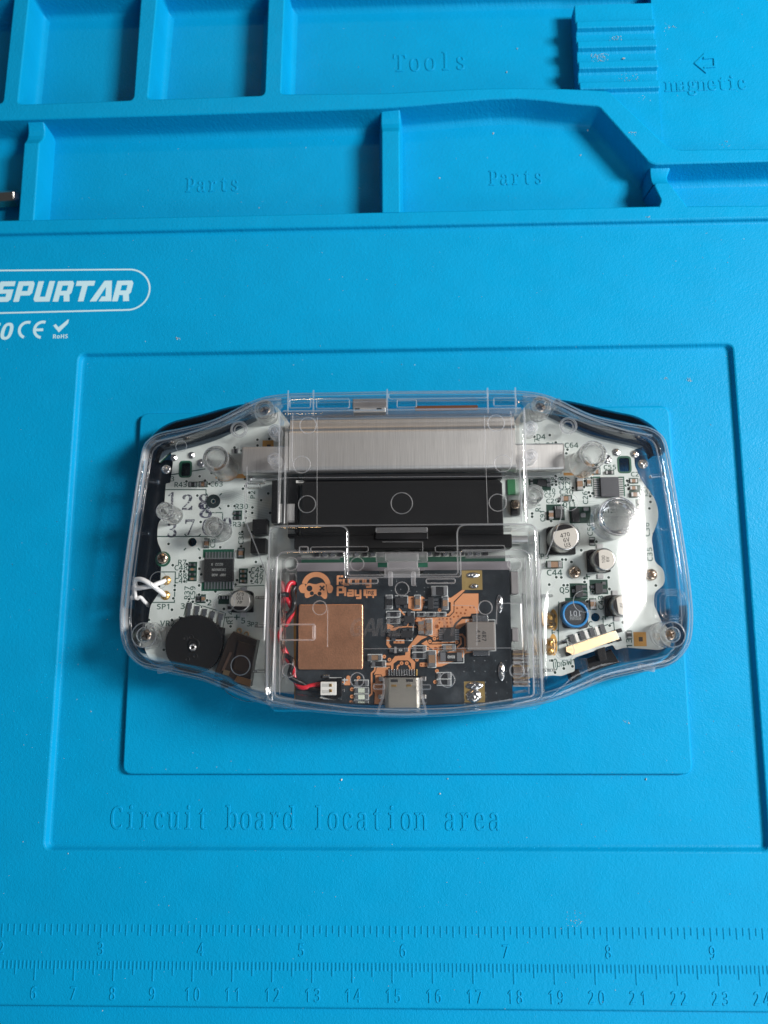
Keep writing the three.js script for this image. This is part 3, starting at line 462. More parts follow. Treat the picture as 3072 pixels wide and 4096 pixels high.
{ const t = canCap([40.39,-2.12], 3.55, 16.2, ['470', '6V', 'U3'], -0.2, [40.5,-1.9], 7.2); t.userData.label = 'large silver can capacitor'; }
{ const t = canCap([50.18,3.52], 2.85, 14.6, ['100', '6V'], -Math.PI / 2, [49.84,3.39], 5.8); obj('lead', bx([50.28,7.32], 9.03, 1.5, 0.3, 1.1), tin, t); obj('lead', bx([50.46,-0.37], 9.03, 1.5, 0.3, 1.1), tin, t); }
{ const t = canCap([54.16,14.88], 2.6, 14.0, ['4V', '100'], -Math.PI / 2 - 0.1, [53.6,14.78], 5.3); obj('lead', bx([53.88,18], 9.03, 1.4, 0.3, 1.2), tin, t); obj('lead', bx([53.74,11.52], 9.03, 1.4, 0.3, 1.2), tin, t); }
// ---- volume wheel with its five terminals
{
  const c = [-52.72,23.91], Rw = 7.35, n = 150, pts = [];
  for (let i = 0; i < n; i++) { const a = i / n * Math.PI * 2, k = i % 2 ? Rw : Rw - 0.22; pts.push([c[0] + k * Math.cos(a), c[1] + k * Math.sin(a)]); }
  const t = Bd('volume_wheel', slab(pts, 10.6, 12.3, [], 0.12), blackMatte, 'black serrated volume wheel');
  const lug = [[-56.49,17.04], [-45.56,19.87], [-45.8,23.29], [-57.84,20.34]];
  obj('wheel_body', slab(lug, 9.1, 11.9), blackMatte, t);
  obj('hub', lathe(...c, [[1.5, 12.2], [1.5, 12.45], [0.95, 12.5], [0.95, 12.2]]), blackMatte, t);
  obj('rivet', lathe(...[-52.85,24.69], [[0.95, 12.4], [0.9, 12.8], [0.7, 12.9], [0.45, 12.75], [0.4, 12.3]]), tin, t);
  for (const q of [[-54.82,22.46],[-52.18,26.91],[-54.15,27.63],[-53.42,22.16]]) obj('dimple', lathe(q[0], q[1], [[0.62, 12.3], [0.55, 12.38], [0.4, 12.36], [0.32, 12.2], [0.01, 12.2]], 16), blackPlastic, t);
  const a = [[-54.91,14.16],[-52.92,14.98],[-50.98,15.75],[-48.95,16.4],[-46.78,17.03]], b = [[-55.02,17.02],[-53.04,17.7],[-51.13,18.37],[-49.27,19.05],[-47.15,19.53]];
  a.forEach((q, i) => { const e = b[i], ang = Math.atan2(-(e[1] - q[1]), e[0] - q[0]); obj('terminal', [box((q[0] + e[0]) / 2, 9.3, (q[1] + e[1]) / 2, Math.hypot(e[0] - q[0], e[1] - q[1]) + 0.4, 0.35, 0.85, ang), bx(q, 9.03, 1.5, 0.35, 1.2, ang)], solder, t); });
}
// ---- headphone socket
{
  const p = [[-42.62,20.74],[-36.54,22.94],[-37.48,28.24],[-38.23,34.4],[-42.28,33.37],[-47.21,31.69],[-46.85,30.53],[-45.5,27.05],[-44.03,22.64]];
  const t = Bd('headphone_socket', slab(p, 9.05, 13.2, [], 0.2), jackPlastic, 'black headphone socket');
  obj('socket_cover', slab([[-41.19,23.05],[-36.99,24.36],[-37.96,31.55],[-42.45,30.13]], 13.1, 13.7, [], 0.15), std(lin(0.022, 0.014, 0.01), 0.22), t);
  obj('spring', slab([[-43.32,25.89],[-42.73,26.02],[-44.64,30.52],[-45.25,30.39]], 13.1, 13.5), std(lin(0.2, 0.13, 0.1), 0.3, 0.8), t);
  obj('contact', slab([[-44.63,30.13],[-43.12,30.52],[-43.45,31.68],[-44.94,31.24]], 13.1, 13.6), brass, t);
  obj('contact', slab([[-41.24,31.68],[-37.73,32.64],[-38.03,34.37],[-42.05,32.96]], 13.1, 13.55), std(lin(0.3, 0.17, 0.09), 0.35, 0.9), t);
  for (const q of [[-41.93,20.52],[-40.07,21.41]]) obj('solder_ring', lathe(q[0], q[1], [[0.75, 9.0], [0.7, 9.3], [0.4, 9.35], [0.3, 9.05]], 16), brass, t);
  obj('barrel', (() => { const g = new THREE.CylinderGeometry(2.3, 2.3, 2.2, 24); g.rotateX(Math.PI / 2); g.rotateY(0.28); g.translate(...[-44.27,35.46].flatMap((v, i) => (i ? [8.6, v - 1.9] : [v]))); return g; })(), jackPlastic, t);
}
// ---- speaker leads
{
  const P3 = (s, y) => s.map((q, i) => [q[0], y[i], q[1]]);
  const t = Bd('speaker_lead', tube(P3([[-61.54,7.65],[-62.94,8.46],[-64.56,9.15],[-66.75,9.47],[-68.54,9.51],[-69.27,8.63],[-68.91,7.6],[-67.53,7.42],[-66,7.84],[-64.3,8.88],[-62.73,10.17],[-61.43,11.54]], [9, 10.4, 11, 10.6, 9.6, 9.6, 10.6, 11.6, 12.2, 12, 10.8, 9]), 0.62, false, 0.5, 90), wireWhite, 'looped white speaker lead');
  obj('lead_end', tube(P3([[-69.26,8.91],[-69.44,10.81],[-69.1,12.17],[-68.01,11.91],[-67.28,13],[-66.55,13.95]], [9.4, 8.8, 8.4, 8.6, 7.4, 6]), 0.5), wireWhite, t);
  for (const q of [[-61.32,7.59],[-61.38,11.46]]) obj('solder_joint', lathe(q[0], q[1], [[1.25, 9], [1.1, 9.25], [0.75, 9.5], [0.5, 9.6]], 16), gold, t);
}
// ---- screws
function screw(q, y, r = 1.45, label) {
  const t = Bd('screw', lathe(q[0], q[1], [[r, y], [r, y + 0.5], [r * 0.85, y + 0.95], [r * 0.45, y + 1.15], [0.01, y + 1.18]], 20), screwMetal, label);
  obj('cross_recess', [bx(q, y + 0.95, r * 1.25, 0.27, 0.36, 0.4), bx(q, y + 0.94, 0.36, 0.272, r * 1.25, 0.4)], std(lin(0.08, 0.05, 0.03), 0.4, 1), t);
  return t;
}
screw([-62.47,1.83], TOP + 0.02, 1.5); obj('land', slab(circle(...[-62.43,2.05], 2.0), TOP - 0.1, TOP + 0.03, [circle(...[-62.52,1.91], 1.55)]), pcbGreen, board);
screw([43.81,6.24], TOP + 0.02, 1.55); screw([63.09,6.99], TOP + 0.02, 1.5);
screw([-63.96,21.62], 14.2, 1.55); screw([65.06,22.08], 14.2, 1.55); screw([-35.69,-36.21], 12.6, 1.5); screw([35.91,-36.19], 12.6, 1.5); screw([29.11,-11.05], 11, 1.25, 'brassy screw beside the cartridge connector');
// ---- black blocks left of the cartridge bay
Bd('connector_block', rb([-36.67,-5.8,3.95,3.92], 9.02, 3.2, 0.2), blackPlastic); Bd('connector_block', rb([-37,-0.88,3.99,3.92], 9.02, 3.2, 0.2), blackMatte);
// ---- right side parts
{
  const r = [53.58,-15.7,4.73,5.16];
  const t = Bd('video_chip', box(r[0], 9.25, r[1], r[2], 1.0, r[3], 0, 0.12), std(lin(0.045, 0.047, 0.055), 0.55), 'dark grey chip with pins at left and right');
  const zs = Array.from({ length: 9 }, (_, i) => r[1] - r[3] / 2 + 0.3 + i * (r[3] - 0.6) / 8);
  pins(t, [r[0] - r[2] / 2 - 0.75, r[0] + r[2] / 2 + 0.6], zs, 1.5, 0.34, 9.03, 0.32);
  obj('solder_mask_window', [flat(rect(50.57,-15.97,1.85,5.41), TOP + 0.012), flat(rect(56.96,-15.98,1.47,5.24), TOP + 0.013)], pcbGreen, t);
}
C([45.96,-16.56,1.36,2.93], 1.2); C([48.42,-17.13,0.93,1.82], 0.7); C([59.94,-17.37,1.74,0.87], 0.6); C([59.83,-15.49,1.73,0.83], 0.6); C([60.06,-13.74,1.95,1], 0.8); C([42.28,-12.84,2.44,1.11], 0.8);
for (const r of [[61.28,-11.79,0.92,0.83], [61.19,-10.32,0.92,0.83]]) obj('solder_joint', blob(r[0], r[1], 0.65, TOP, 0.3, 1, 0.8), solder, board);
C([38.29,-8.57,1.08,2.12], 0.9); R([39.85,-10.49,0.87,0.78]); R([41.04,-10.48,0.98,0.78]); R([38.88,-25.25,3.57,0.85], 0.7); R([53.86,-19.68,1.91,0.76], 0.6); C([50.6,-20.02,1.42,1.32], 0.6); C([61.21,-5.44,0.81,1.64], 0.8); C([61.1,-3.46,0.8,1.5], 0.8); C([61.2,0.88,1.18,1.63], 0.8); R([61.09,2.77,1.17,1.51], 0.7); R([48.54,-1.67,1.08,1.77]); C([38.61,4.28,3.64,1.46], 1.3); C([47.95,14.37,1.33,2.34], 0.9); R([56.7,22.08,0.95,1.65]); C([35.66,-15.65,1.09,0.84], 0.6); R([33.67,-17.49,0.55,1.12]);
function transistor(r, h, padR, y = TOP) { const t = Bd('transistor', rb(r, y + 0.15, h, 0.08), chipBlack); for (const p of padR) obj('pin', rb(p, y + 0.02, 0.3), solder, t); return t; }
transistor([44.57,11.08,1.78,3.07], 1.0, [[46.1,9.9,1.01,0.59], [46.01,11.89,1.01,0.61], [43.34,10.98,0.91,0.8]]);
transistor([49.58,10.45,1.81,2.67], 1.0, [[51.08,9.05,0.85,0.75], [51.18,10.99,0.98,0.88], [48.21,9.98,1.17,0.72]]);
transistor([40.38,-8.85,2.22,2.26], 0.9, [[39.86,-8.16,0.65,0.74], [40.98,-8.15,0.73,0.74]]); transistor([44.53,-8.4,1.89,3.52], 0.9, [[46.6,-8.47,1.27,1.1], [47.39,-10.09,1.35,0.88]]); transistor([36.19,-16.97,2.18,1.68], 0.9, [[38.12,-17.63,0.96,0.76], [38.08,-16.54,0.96,0.98]]);
{ // blue ringed coil
  const q = [42.83,16.97];
  const t = Bd('coil', lathe(q[0], q[1], [[3.35, 9.8], [3.35, 12.3], [3.15, 12.6], [2.75, 12.6], [2.7, 12.2]]), inductorBlue, 'round black coil in a blue ring marked 101');
  obj('base', slab(rounded(rect(...[43.26,16.97,6.4,6.87]), 1.0, 3), 9.05, 9.9), chipBlack, t);
  const tx = canvas(256, 256, (c) => { c.fillStyle = '#20242a'; c.fillRect(0, 0, 256, 256); c.translate(128, 128); c.rotate(Math.PI); c.fillStyle = '#8f9499'; c.font = 'bold 84px monospace'; c.textAlign = 'center'; c.fillText('101', 0, 40); for (let i = 0; i < 240; i++) { c.fillStyle = rnd() < 0.6 ? '#7d8283' : '#2b2f33'; c.fillRect(-66 + (i % 24) * 5.5, -66 + Math.floor(i / 24) * 5, 5, 4.6); } });
  const d = new THREE.CircleGeometry(2.75, 30); d.rotateX(-Math.PI / 2); d.translate(q[0], 12.25, q[1]); obj('core', d, std(0xffffff, 0.5, 0, { map: tx }), t);
}
{ // power switch under its gold plate
  const p = [[40.47,25.01],[52.89,20.99],[53.82,23.07],[42.03,27.04],[41.27,26.47],[40.5,26.13]];
  const t = Bd('power_switch', slab(p, 10.4, 10.7, [], 0.06), std(lin(0.78, 0.55, 0.33), 0.36, 1, { bumpMap: brushBump, bumpScale: 0.00002 }), 'power switch under a slanted gold plate');
  obj('switch_body', slab([[40.88,25.02],[53.14,21.11],[53.96,23.07],[42.37,26.93]], 9.05, 10.45), whitePlastic, t);
  for (const q of [[42.43,23.02],[44.97,22.12],[47.51,21.34],[50.19,20.51]]) { obj('terminal', bx(q, 9.03, 1.15, 0.5, 2.3, 0.3), solder, t); }
  for (const q of [[43.68,22.77],[46.19,21.99],[48.85,21.03]]) obj('terminal_gap', bx(q, 9.02, 0.75, 0.2, 2.2, 0.3), whitePlastic, t);
  for (const q of [[41.15,26.74],[40.41,23.67],[54.2,20.99],[53.95,23.2],[51.57,23.72]]) obj('lug', bx(q, 9.05, 1.0, 1.3, 0.9, 0.3), blackPlastic, t);
  obj('slider', [slab([[48.35,25.67],[50.44,25.02],[50.76,28.15],[48.95,28.66]], 6.4, 9.6, [], 0.15), slab([[46.31,28.16],[52.77,25.7],[54.71,28.97],[46.94,31.55]], 5.0, 6.4, [], 0.2)], blackPlastic, t);
}
Bd('link_socket_block', slab([[41.48,31.23],[43.87,30.59],[44.56,32.79],[41.91,33.43]], 5, 9, [], 0.2), blackPlastic);
// ---- gold battery springs right of the battery bay
for (const q of [[34.26,18.18],[34.02,24.93],[37.19,18.46],[36.93,24.94]]) { const t = Bd('spring_contact', slab(rounded(rect(q[0], q[1], 2.0, 4.2), 0.8, 4), 9.05, 9.5, [], 0.1), brass); obj('bead', blob(q[0], q[1] - 0.9, 0.7, 9.5, 0.5, 1, 1.1), gold, t); obj('bead', blob(q[0], q[1] + 1.0, 0.7, 9.5, 0.5, 1, 1.1), gold, t); }
// ---- brushed metal shield over the cartridge slot, with a side arm at each end
{
  const ARM = 41;
  const prof = [[-33.2, 15.6], [-32.9, 16.0], [-32.4, 16.1], [-31.0, 16.15], [-30.4, 16.3], [-30.0, 16.75], [-29.6, 17], [-29, 17.05], [-20.6, 17.05], [-19.9, 16.9], [-19.4, 16.4], [-19.2, 15.6], [-19.2, 14]];
  const t = Bd('metal_shield', (() => { const g = loft([-28.7, -10, 10, 28.7].map((x) => prof.map(([z, y]) => [x, y, z])), false); const p = g.attributes.position, uv = new Float32Array(p.count * 2); for (let i = 0; i < p.count; i++) { uv[2 * i] = p.getX(i) / 18; uv[2 * i + 1] = p.getZ(i) / 22; } g.setAttribute('uv', new THREE.BufferAttribute(uv, 2)); return g; })(), steel, 'brushed silver shield plate');
  for (const s of [-1, 1]) {
    const pr = [[-26.4, 10], [-26.4, 14.2], [-26.2, 14.6], [-25.8, 14.8], [-20.2, 14.8], [-19.6, 14.6], [-19.3, 14.1], [-19.3, 12]];
    const g = loft([28.5, 34, ARM].map((x) => pr.map(([z, y]) => [s * x, y, z])), false); const p = g.attributes.position, uv = new Float32Array(p.count * 2); for (let i = 0; i < p.count; i++) { uv[2 * i] = p.getX(i) / 18; uv[2 * i + 1] = p.getZ(i) / 22; } g.setAttribute('uv', new THREE.BufferAttribute(uv, 2));
    obj('side_arm', g, steel, t); obj('arm_end', slab([[s * (ARM - 0.1), -26.3], [s * (ARM + 0.3), -26.1], [s * (ARM + 0.3), -19.5], [s * (ARM - 0.1), -19.3]], 10, 14.7), plainSteel, t);
  }
  obj('end_plate', [box(-28.6, 13, -24.7, 0.3, 3.6, 9.4), box(28.6, 13, -24.7, 0.3, 3.6, 9.4)], plainSteel, t);
  obj('back_fold', loft([[-33.2, 15.6], [-33.6, 14.8], [-33.7, 13], [-33.7, 9.5]].map(([z, y]) => [[-28, y, z], [0, y, z], [28, y, z]]), false), steel, t);
}
// ---- black cartridge connector housing and what shows round it
{
  const t = Bd('cartridge_connector', slab([[-25.6, -16.2], [-25.0, -16.9], [24.4, -16.9], [25.3, -15.9], [25.3, 0.8], [-25.6, 0.8]], 9.05, 15.2, [], 0.25), blackMatte, 'black cartridge connector housing');
  obj('front_ridge', box(0, 9.1, -18.1, 51, 5.4, 1.6, 0, 0.3), blackPlastic, t);
  obj('step_block', box(0, 9.05, -1.2, 54.5, 6.6, 3.4, 0, 0.3), blackMatte, t);
  obj('latch_block', slab([[-6.82,-3.54],[6.35,-3.43],[6.32,-1.63],[-6.82,-1.74]], 9.2, 16.2, [], 0.2), blackPlastic, t);
  obj('side_recess', box(-28.2, 9.05, -11, 2.6, 3, 16, 0, 0.2), blackPlastic, t);
  obj('ground_strip', rb([-28.78,-9.24,2.15,4.88], 11.8, 0.5, 0.1), steel, t);
  obj('white_block', rb([-26.13,-17.32,2.54,0.72], 9.1, 4, 0.1), whitePlastic, t);
  for (const r of [[-32.73,-12.11,1.63,11.15]]) obj('side_wall', rb(r, 9.05, 4.5, 0.2), blackPlastic, t);
  for (let i = 0; i < 22; i++) obj('connector_pin', box(-22 + i * 2.05, 11.2, 1.55, 1.1, 0.7, 0.9, 0.12), i % 3 ? solder : chipBlack, t);
  obj('pin_row_board', box(0, 10.6, 2.9, 52, 0.6, 1.9), std(lin(0.008, 0.05, 0.03), 0.4), t); obj('pale_rail', box(0, 10.6, 1.45, 52, 0.7, 1.5), std(lin(0.3, 0.32, 0.3), 0.5), t);
  obj('grey_bar', box(0, 10.6, 4.85, 54, 3.0, 2.3, 0, 0.3), std(lin(0.2, 0.185, 0.2), 0.45), t);
}
Bd('green_board_edge', rb([28.36,-15.99,2.02,4.18], 9.03, 0.5), std(lin(0.02, 0.13, 0.05), 0.4)); Bd('screw_bracket', rb([29.05,-10.46,2.22,3.91], 9.03, 1.9, 0.1), blackPlastic); Bd('metal_pin_barrel', (() => { const g = new THREE.CylinderGeometry(1.1, 1.1, 5.5, 16); g.rotateZ(Math.PI / 2); const q = [29.01,-2.07]; g.translate(q[0], 11, q[1]); return g; })(), tin);
// ---- battery board in the battery bay
const PB = 17, px0 = -27, pz0 = 5, pw = 54, ph = 34;
const powerTex = canvas(1620, 1020, (c) => {
  const k = 30; c.setTransform(k, 0, 0, k, -px0 * k, -pz0 * k);
  c.fillStyle = '#262b2f'; c.fillRect(px0, pz0, pw, ph);
  for (let i = 0; i < 500; i++) { c.fillStyle = rnd() < 0.6 ? 'rgba(255,255,255,0.02)' : 'rgba(0,0,0,0.06)'; c.beginPath(); c.arc(px0 + rnd() * pw, pz0 + rnd() * ph, rnd() * 2.5, 0, 7); c.fill(); }
  const cu = '#c88a62', dark = '#2c2420', wht = '#b9bcbb';
  const area2 = (p, col = cu, edge = true) => { c.beginPath(); p.forEach(([x, z], i) => (i ? c.lineTo(x, z) : c.moveTo(x, z))); c.closePath(); if (edge) { c.strokeStyle = dark; c.lineWidth = 0.35; c.stroke(); } c.fillStyle = col; c.fill(); };
  const line = (p, w = 0.3, col = cu) => { if (col === cu) { c.strokeStyle = dark; c.lineWidth = w + 0.3; c.lineJoin = 'round'; c.beginPath(); p.forEach(([x, z], i) => (i ? c.lineTo(x, z) : c.moveTo(x, z))); c.stroke(); } c.strokeStyle = col; c.lineWidth = w; c.beginPath(); p.forEach(([x, z], i) => (i ? c.lineTo(x, z) : c.moveTo(x, z))); c.stroke(); };
  const via = (x, z, r = 0.34) => { c.fillStyle = '#8a4c28'; c.beginPath(); c.arc(x, z, r * 0.5, 0, 7); c.fill(); };
  const lug = (x, z) => { c.fillStyle = dark; c.beginPath(); c.arc(x, z, 0.6, 0, 7); c.fill(); c.fillStyle = cu; c.beginPath(); c.arc(x, z, 0.45, 0, 7); c.fill(); via(x, z); };
  const tiny = (x, z) => { c.fillStyle = '#8d9395'; c.beginPath(); c.arc(x, z, 0.12, 0, 7); c.fill(); };
  // copper pours under the mask
  area2([[14.49,11.01],[15.26,11.09],[12.4,13.87],[12.28,16.29],[11.31,17.26],[10.5,17.26],[10.5,16.86],[11.02,16.79],[11.62,16.06],[11.66,14.01],[10.92,13.93],[10.94,12.93],[11.75,12.91]]);
  area2([[14.72,11.9],[18.48,11.92],[18.37,16.76],[16.6,16.82],[16.37,17.48],[14.39,17.54],[12.45,19.21],[12.14,20.08],[8.91,20.13],[8.73,22.24],[7.11,22.52],[5.07,21.5],[3.48,19.6],[3.04,19.16],[3.21,17.63],[5.56,17.79],[11.38,17.52],[12.47,16.36],[12.57,14.09]]);
  area2([[16.72,17.99],[16.85,18.79],[15.24,18.86],[15.23,19.37],[13.44,20.59],[12.72,20.37],[12.73,19.64],[14.3,18.12]]);
  area2([[1.27,12.55],[4.74,12.57],[5.62,13.24],[5.01,14.63],[4.48,16.02],[2.49,16.01],[1.24,15.42]]);
  area2([[-8.31,23.61],[-7.57,22.31],[-7.28,22.17],[-3.89,22.33],[-3.61,24.5],[-3.32,24.79],[-3.32,25.22],[-4.35,25.22]], '#262b2f', false);
  area2([[3.45,21.92],[5.87,22.34],[4.39,23.02],[1.69,25.32],[1.57,27.12],[2.8,28.44],[2.63,30.71],[1.9,30.7],[1.77,28.7],[1.05,27.98],[-1.44,27.97],[-2.46,28.75],[-2.55,30.69],[-3.09,30.69],[-3.08,29.18],[-4.51,29.11],[-4.51,28.53],[-3.34,28.51],[-2.09,26.96],[0.36,26.75],[0.52,25.53]]);
  area2([[4.31,24.03],[5.67,23.12],[6.21,24.18],[9.36,24.19],[9.43,25.74],[8.52,25.85],[8.07,27],[8.5,27.14],[11.3,25.74],[14.82,24.75],[15.24,25.52],[16.77,25.81],[16.76,26.2],[14.93,26.31],[14.4,27.31],[9.2,29.44],[7.74,29.55],[7.79,25.85],[5.62,24.54]]);
  area2([[3.89,28.56],[4.84,28.48],[6,28.57],[6.02,29.46],[4.83,29.54],[3.88,29.42]]);
  area2([[-3.95,19.12],[-2.99,19.42],[-2.26,19.86],[-2.85,20.3],[-1.23,19.87],[0.98,19.73],[3.18,19.89],[3.18,20.11],[0.98,20.02],[-1.09,20.19],[-2.12,20.88],[-3.96,20.87]]);
  line([[0.98,19.73], [1.2,19.15], [0.99,18.64]], 0.35); line([[-1.05,15.48], [0.34,17.1]], 0.4);
  line([[-2.43,23.42], [0.21,23.43]], 1.0); line([[-3.75,22.33], [-3.83,24.07], [-3.17,24.94]], 0.7);
  line([[6.37,23.46], [6.65,23.82], [12.22,23.63], [12.94,23.7]], 0.4); line([[8.73,22.17], [8.43,22.82], [7.55,22.81]], 0.4);
  line([[13.42,21.9], [14.3,21.9], [14.94,22.7], [14.97,24.72]], 0.5); line([[13.41,22.48], [13.91,22.7], [13.96,24], [12.92,25]], 0.4);
  line([[-1.53,30.41], [-1.52,29.4], [-0.49,28.65]], 0.4); line([[1.54,30.42], [1.54,29.7], [0.72,28.65]], 0.4);
  area2([[-7.23,31.35],[-6.5,29.64],[-4.6,29.57],[-3.36,29.43],[-3.36,29.75],[-3.8,29.86],[-3.66,31.72],[-5.48,31.72],[-6.8,31.5]]); area2([[-6.87,31.43],[-5.48,31.5],[-5.49,33.14],[-4.98,33.43],[-4.99,35.7],[-5.36,38.25],[-7.11,38.25],[-7.03,35.56],[-7.53,35.13],[-7.39,33.42],[-6.88,33.35]]);
  line([[-6.97,29.42], [-7.01,30.28], [-7.79,30.99], [-7.75,35.84], [-8.48,36.47]], 0.4);
  area2([[-15.12,32.97],[-13.95,32.98],[-13.96,32.26],[-13.81,31.62],[-13.37,31.52],[-13.01,31.69],[-12.96,33.83],[-14.97,33.83]]); lug(-10.96,32.06); line([[-11.03,32.27], [-11.25,32.84]], 0.35);
  for (const q of [[-12.56,34.8],[-12.56,36.51],[-4.7,27.06],[-3.45,27.78],[-0.5,28.65],[0.74,28.66], [8.02,30.51],[7.54,33.12],[5.83,25.19],[3.21,27.81],[7.55,22.81],[6.44,23.46],[8.9,15.86],[12.94,23.7]]) lug(...q);
  for (const q of [[13.18,15.49],[14.43,15.24],[16.34,15.28],[17.33,15.29],[15.3,15.94],[13.01,16.61],[14.07,16.66],[15.03,16.77],[13.39,17.46],[12.33,17.57],[11.51,18.04],[10.63,18.06],[9.65,18],[8.82,18.17],[8.81,18.97],[10.62,18.98],[11.5,18.98],[10.75,19.85],[9.94,19.85],[4.38,17.93],[3.18,17.88],[2.98,18.5],[3.27,18.9],[2.15,13.03],[5.02,14.27],[8.98,24.88],[11.04,23.7],[-1.62,23.5],[-0.74,23.5],[4.25,29.02],[5.24,29.03],[7.8,25.2]]) via(...q, 0.45);
  via(8.13,19.88, 1.0); via(7.8,25.2, 0.9);
  for (let i = 0; i < 26; i++) tiny(...[15.04,28.1].map((v, j) => v + (j ? Math.floor(i / 5) * 2.55 : (i % 5 - 0.2) * 2.55)));
  for (const q of [[6.37,6.97],[8.11,7.02],[9.95,7.06],[-1.58,8.89],[-2.86,11.09],[1.64,11.27],[3.37,11.39],[-0.59,10.79],[3.29,9.99],[5.24,10.43],[5.23,11.39],[6.13,10.33]]) tiny(...q);
  // white outlines of the parts
  c.strokeStyle = wht; c.lineWidth = 0.2; c.lineJoin = 'round';
  const o = (r) => c.strokeRect(r[0] - r[2] / 2, r[1] - r[3] / 2, r[2], r[3]);
  for (const r of [[-3.43,13.87,1.58,3.35], [-2.43,16.76,3.36,1.28], [-2.48,18.37,3.28,1.43], [3.55,13.89,1.47,3.29], [8.94,11.24,3.91,2.32], [10.27,14.18,1.47,3.29], [4.41,16.87,2.06,0.92], [6.82,16.89,2.14,0.92], [9.33,16.9,2.27,0.92], [3.84,25.18,3.3,1.36], [3.82,26.8,3.3,1.46], [6.83,27.66,1.94,4.02], [11.54,27.18,6.02,2.86], [10.99,24.97,3.22,1.39], [9.73,31.62,3.36,1.47], [9.7,33.17,3.35,1.44], [6.23,19.91,1.54,3.9], [-6.95,27.26,3.39,1.46], [-6.11,28.79,3.53,1.43], [-10.24,33.28,3.37,1.32], [-10.24,35.05,3.47,1.37], [-10.24,36.58,3.46,1.39]]) o(r);
  c.strokeRect(...(([x, z, a, b]) => [x - a / 2, z - b / 2, a, b])([18.81,22.06,7.03,7.42]));
  line([[-2.01,12.34], [1.15,12.43], [1.13,14.29]], 0.2, wht); line([[-0.18,16.34], [2.79,16.35], [2.08,23.23], [-4.09,23.2]], 0.2, wht); line([[9.25,23.51], [12.58,23.48]], 0.2, wht);
  line([[-18.06,32.03], [-15.13,32.04], [-15.12,33.11]], 0.2, wht); line([[-15.84,36.53], [-15.08,36.53], [-15.08,35.68]], 0.2, wht);
  c.fillStyle = wht; c.fillRect(...[-14.83,32.43], 1.3, 0.3); c.fillRect(...[-14.5,32.15], 0.3, 1.2);
  // maker's mark: controller with headphones, and its lettering
  c.fillStyle = cu; const q = ([x, z]) => [x, z];
  const shape = (p) => { c.beginPath(); const n = p.length; for (let i = 0; i < n; i++) { const a = p[i], b = p[(i + 1) % n], m = [(a[0] + b[0]) / 2, (a[1] + b[1]) / 2]; i ? c.quadraticCurveTo(a[0], a[1], m[0], m[1]) : c.moveTo(m[0], m[1]); } const a = p[0], b = p[1]; c.quadraticCurveTo(a[0], a[1], (a[0] + b[0]) / 2, (a[1] + b[1]) / 2); c.fill(); };
  shape([[-23.84,9.41],[-23.32,9.04],[-22.49,9.27],[-21.45,9.42],[-20.7,9.13],[-19.81,8.96],[-19.06,9.44],[-18.74,11.22],[-18.66,12.7],[-19.18,13.14],[-19.77,12.84],[-20.23,12.25],[-20.97,12.32],[-21.42,11.8],[-21.94,11.79],[-22.16,12.31],[-22.76,12.38],[-23.35,12.75],[-23.95,12.82],[-24.32,12.37],[-24.27,10.89],[-24.06,9.85]]);
  shape([[-24.59,9.25],[-24.14,9.41],[-23.96,11.49],[-24.56,11.63],[-25.31,11.48],[-25.61,10.88],[-25.84,10.29],[-25.48,9.55]]); shape([[-18.98,9.44],[-18.31,9.22],[-17.56,9.75],[-17.18,10.34],[-17.4,11.08],[-17.7,11.6],[-18.59,11.67]]);
  c.strokeStyle = cu; c.lineWidth = 1.25; c.beginPath(); { const a = [-24.36,9.29], b = [-18.53,9.41], m = [-21.47,6.59]; c.moveTo(...a); c.bezierCurveTo(a[0] + 0.6, m[1] - 0.4, b[0] - 0.6, m[1] - 0.4, ...b); } c.stroke();
  c.fillStyle = '#262b2f'; for (const [x, z, r] of [[-23.11,10.42, 0.72], [-22.51,11.64, 0.5], [-20.6,11.73, 0.5]]) { c.beginPath(); c.arc(x, z, r, 0, 7); c.fill(); }
  c.strokeStyle = '#262b2f'; c.lineWidth = 0.4; { const [x, z] = [-19.99,10.38]; c.beginPath(); c.moveTo(x - 0.55, z - 0.55); c.lineTo(x + 0.55, z + 0.55); c.moveTo(x + 0.55, z - 0.55); c.lineTo(x - 0.55, z + 0.55); c.stroke(); }
  // rounded square lettering drawn as strokes
  c.lineWidth = 0.5; c.strokeStyle = cu; c.lineCap = 'butt'; c.lineJoin = 'round';
  const F = { F: [[[0, 0], [0, 1.4], [0.9, 1.4]], [[0, 0.75], [0.75, 0.75]]], u: [[[0, 1], [0, 0.1], [0.8, 0.1], [0.8, 1]]], n: [[[0, 0], [0, 0.9], [0.8, 0.9], [0.8, 0]]], y: [[[0, 1], [0, 0.1], [0.8, 0.1]], [[0.8, 1], [0.8, -0.35], [0.1, -0.35]]], P: [[[0, 0], [0, 1.4], [0.9, 1.4], [0.9, 0.6], [0, 0.6]]], l: [[[0, 0], [0, 1.4]]], i: [[[0, 0], [0, 0.95]]], a: [[[0.05, 0.9], [0.8, 0.9], [0.8, 0.05], [0, 0.05], [0, 0.48], [0.8, 0.48]]] };
  const word = (t, adv, x0, z0, s) => [...t].forEach((ch, i) => { for (const st of F[ch]) { c.beginPath(); st.forEach(([u, v], j) => { const x = x0 + adv[i] + u * s, z = z0 - v * s; j ? c.lineTo(x, z) : c.moveTo(x, z); }); c.stroke(); } });
  word('Funny', [0, 1.5, 3.3, 5.1, 6.9], ...[-16.14,9.63], 1.52); word('Play', [0, 1.85, 2.55, 4.4], ...[-16.12,12.33], 1.52);
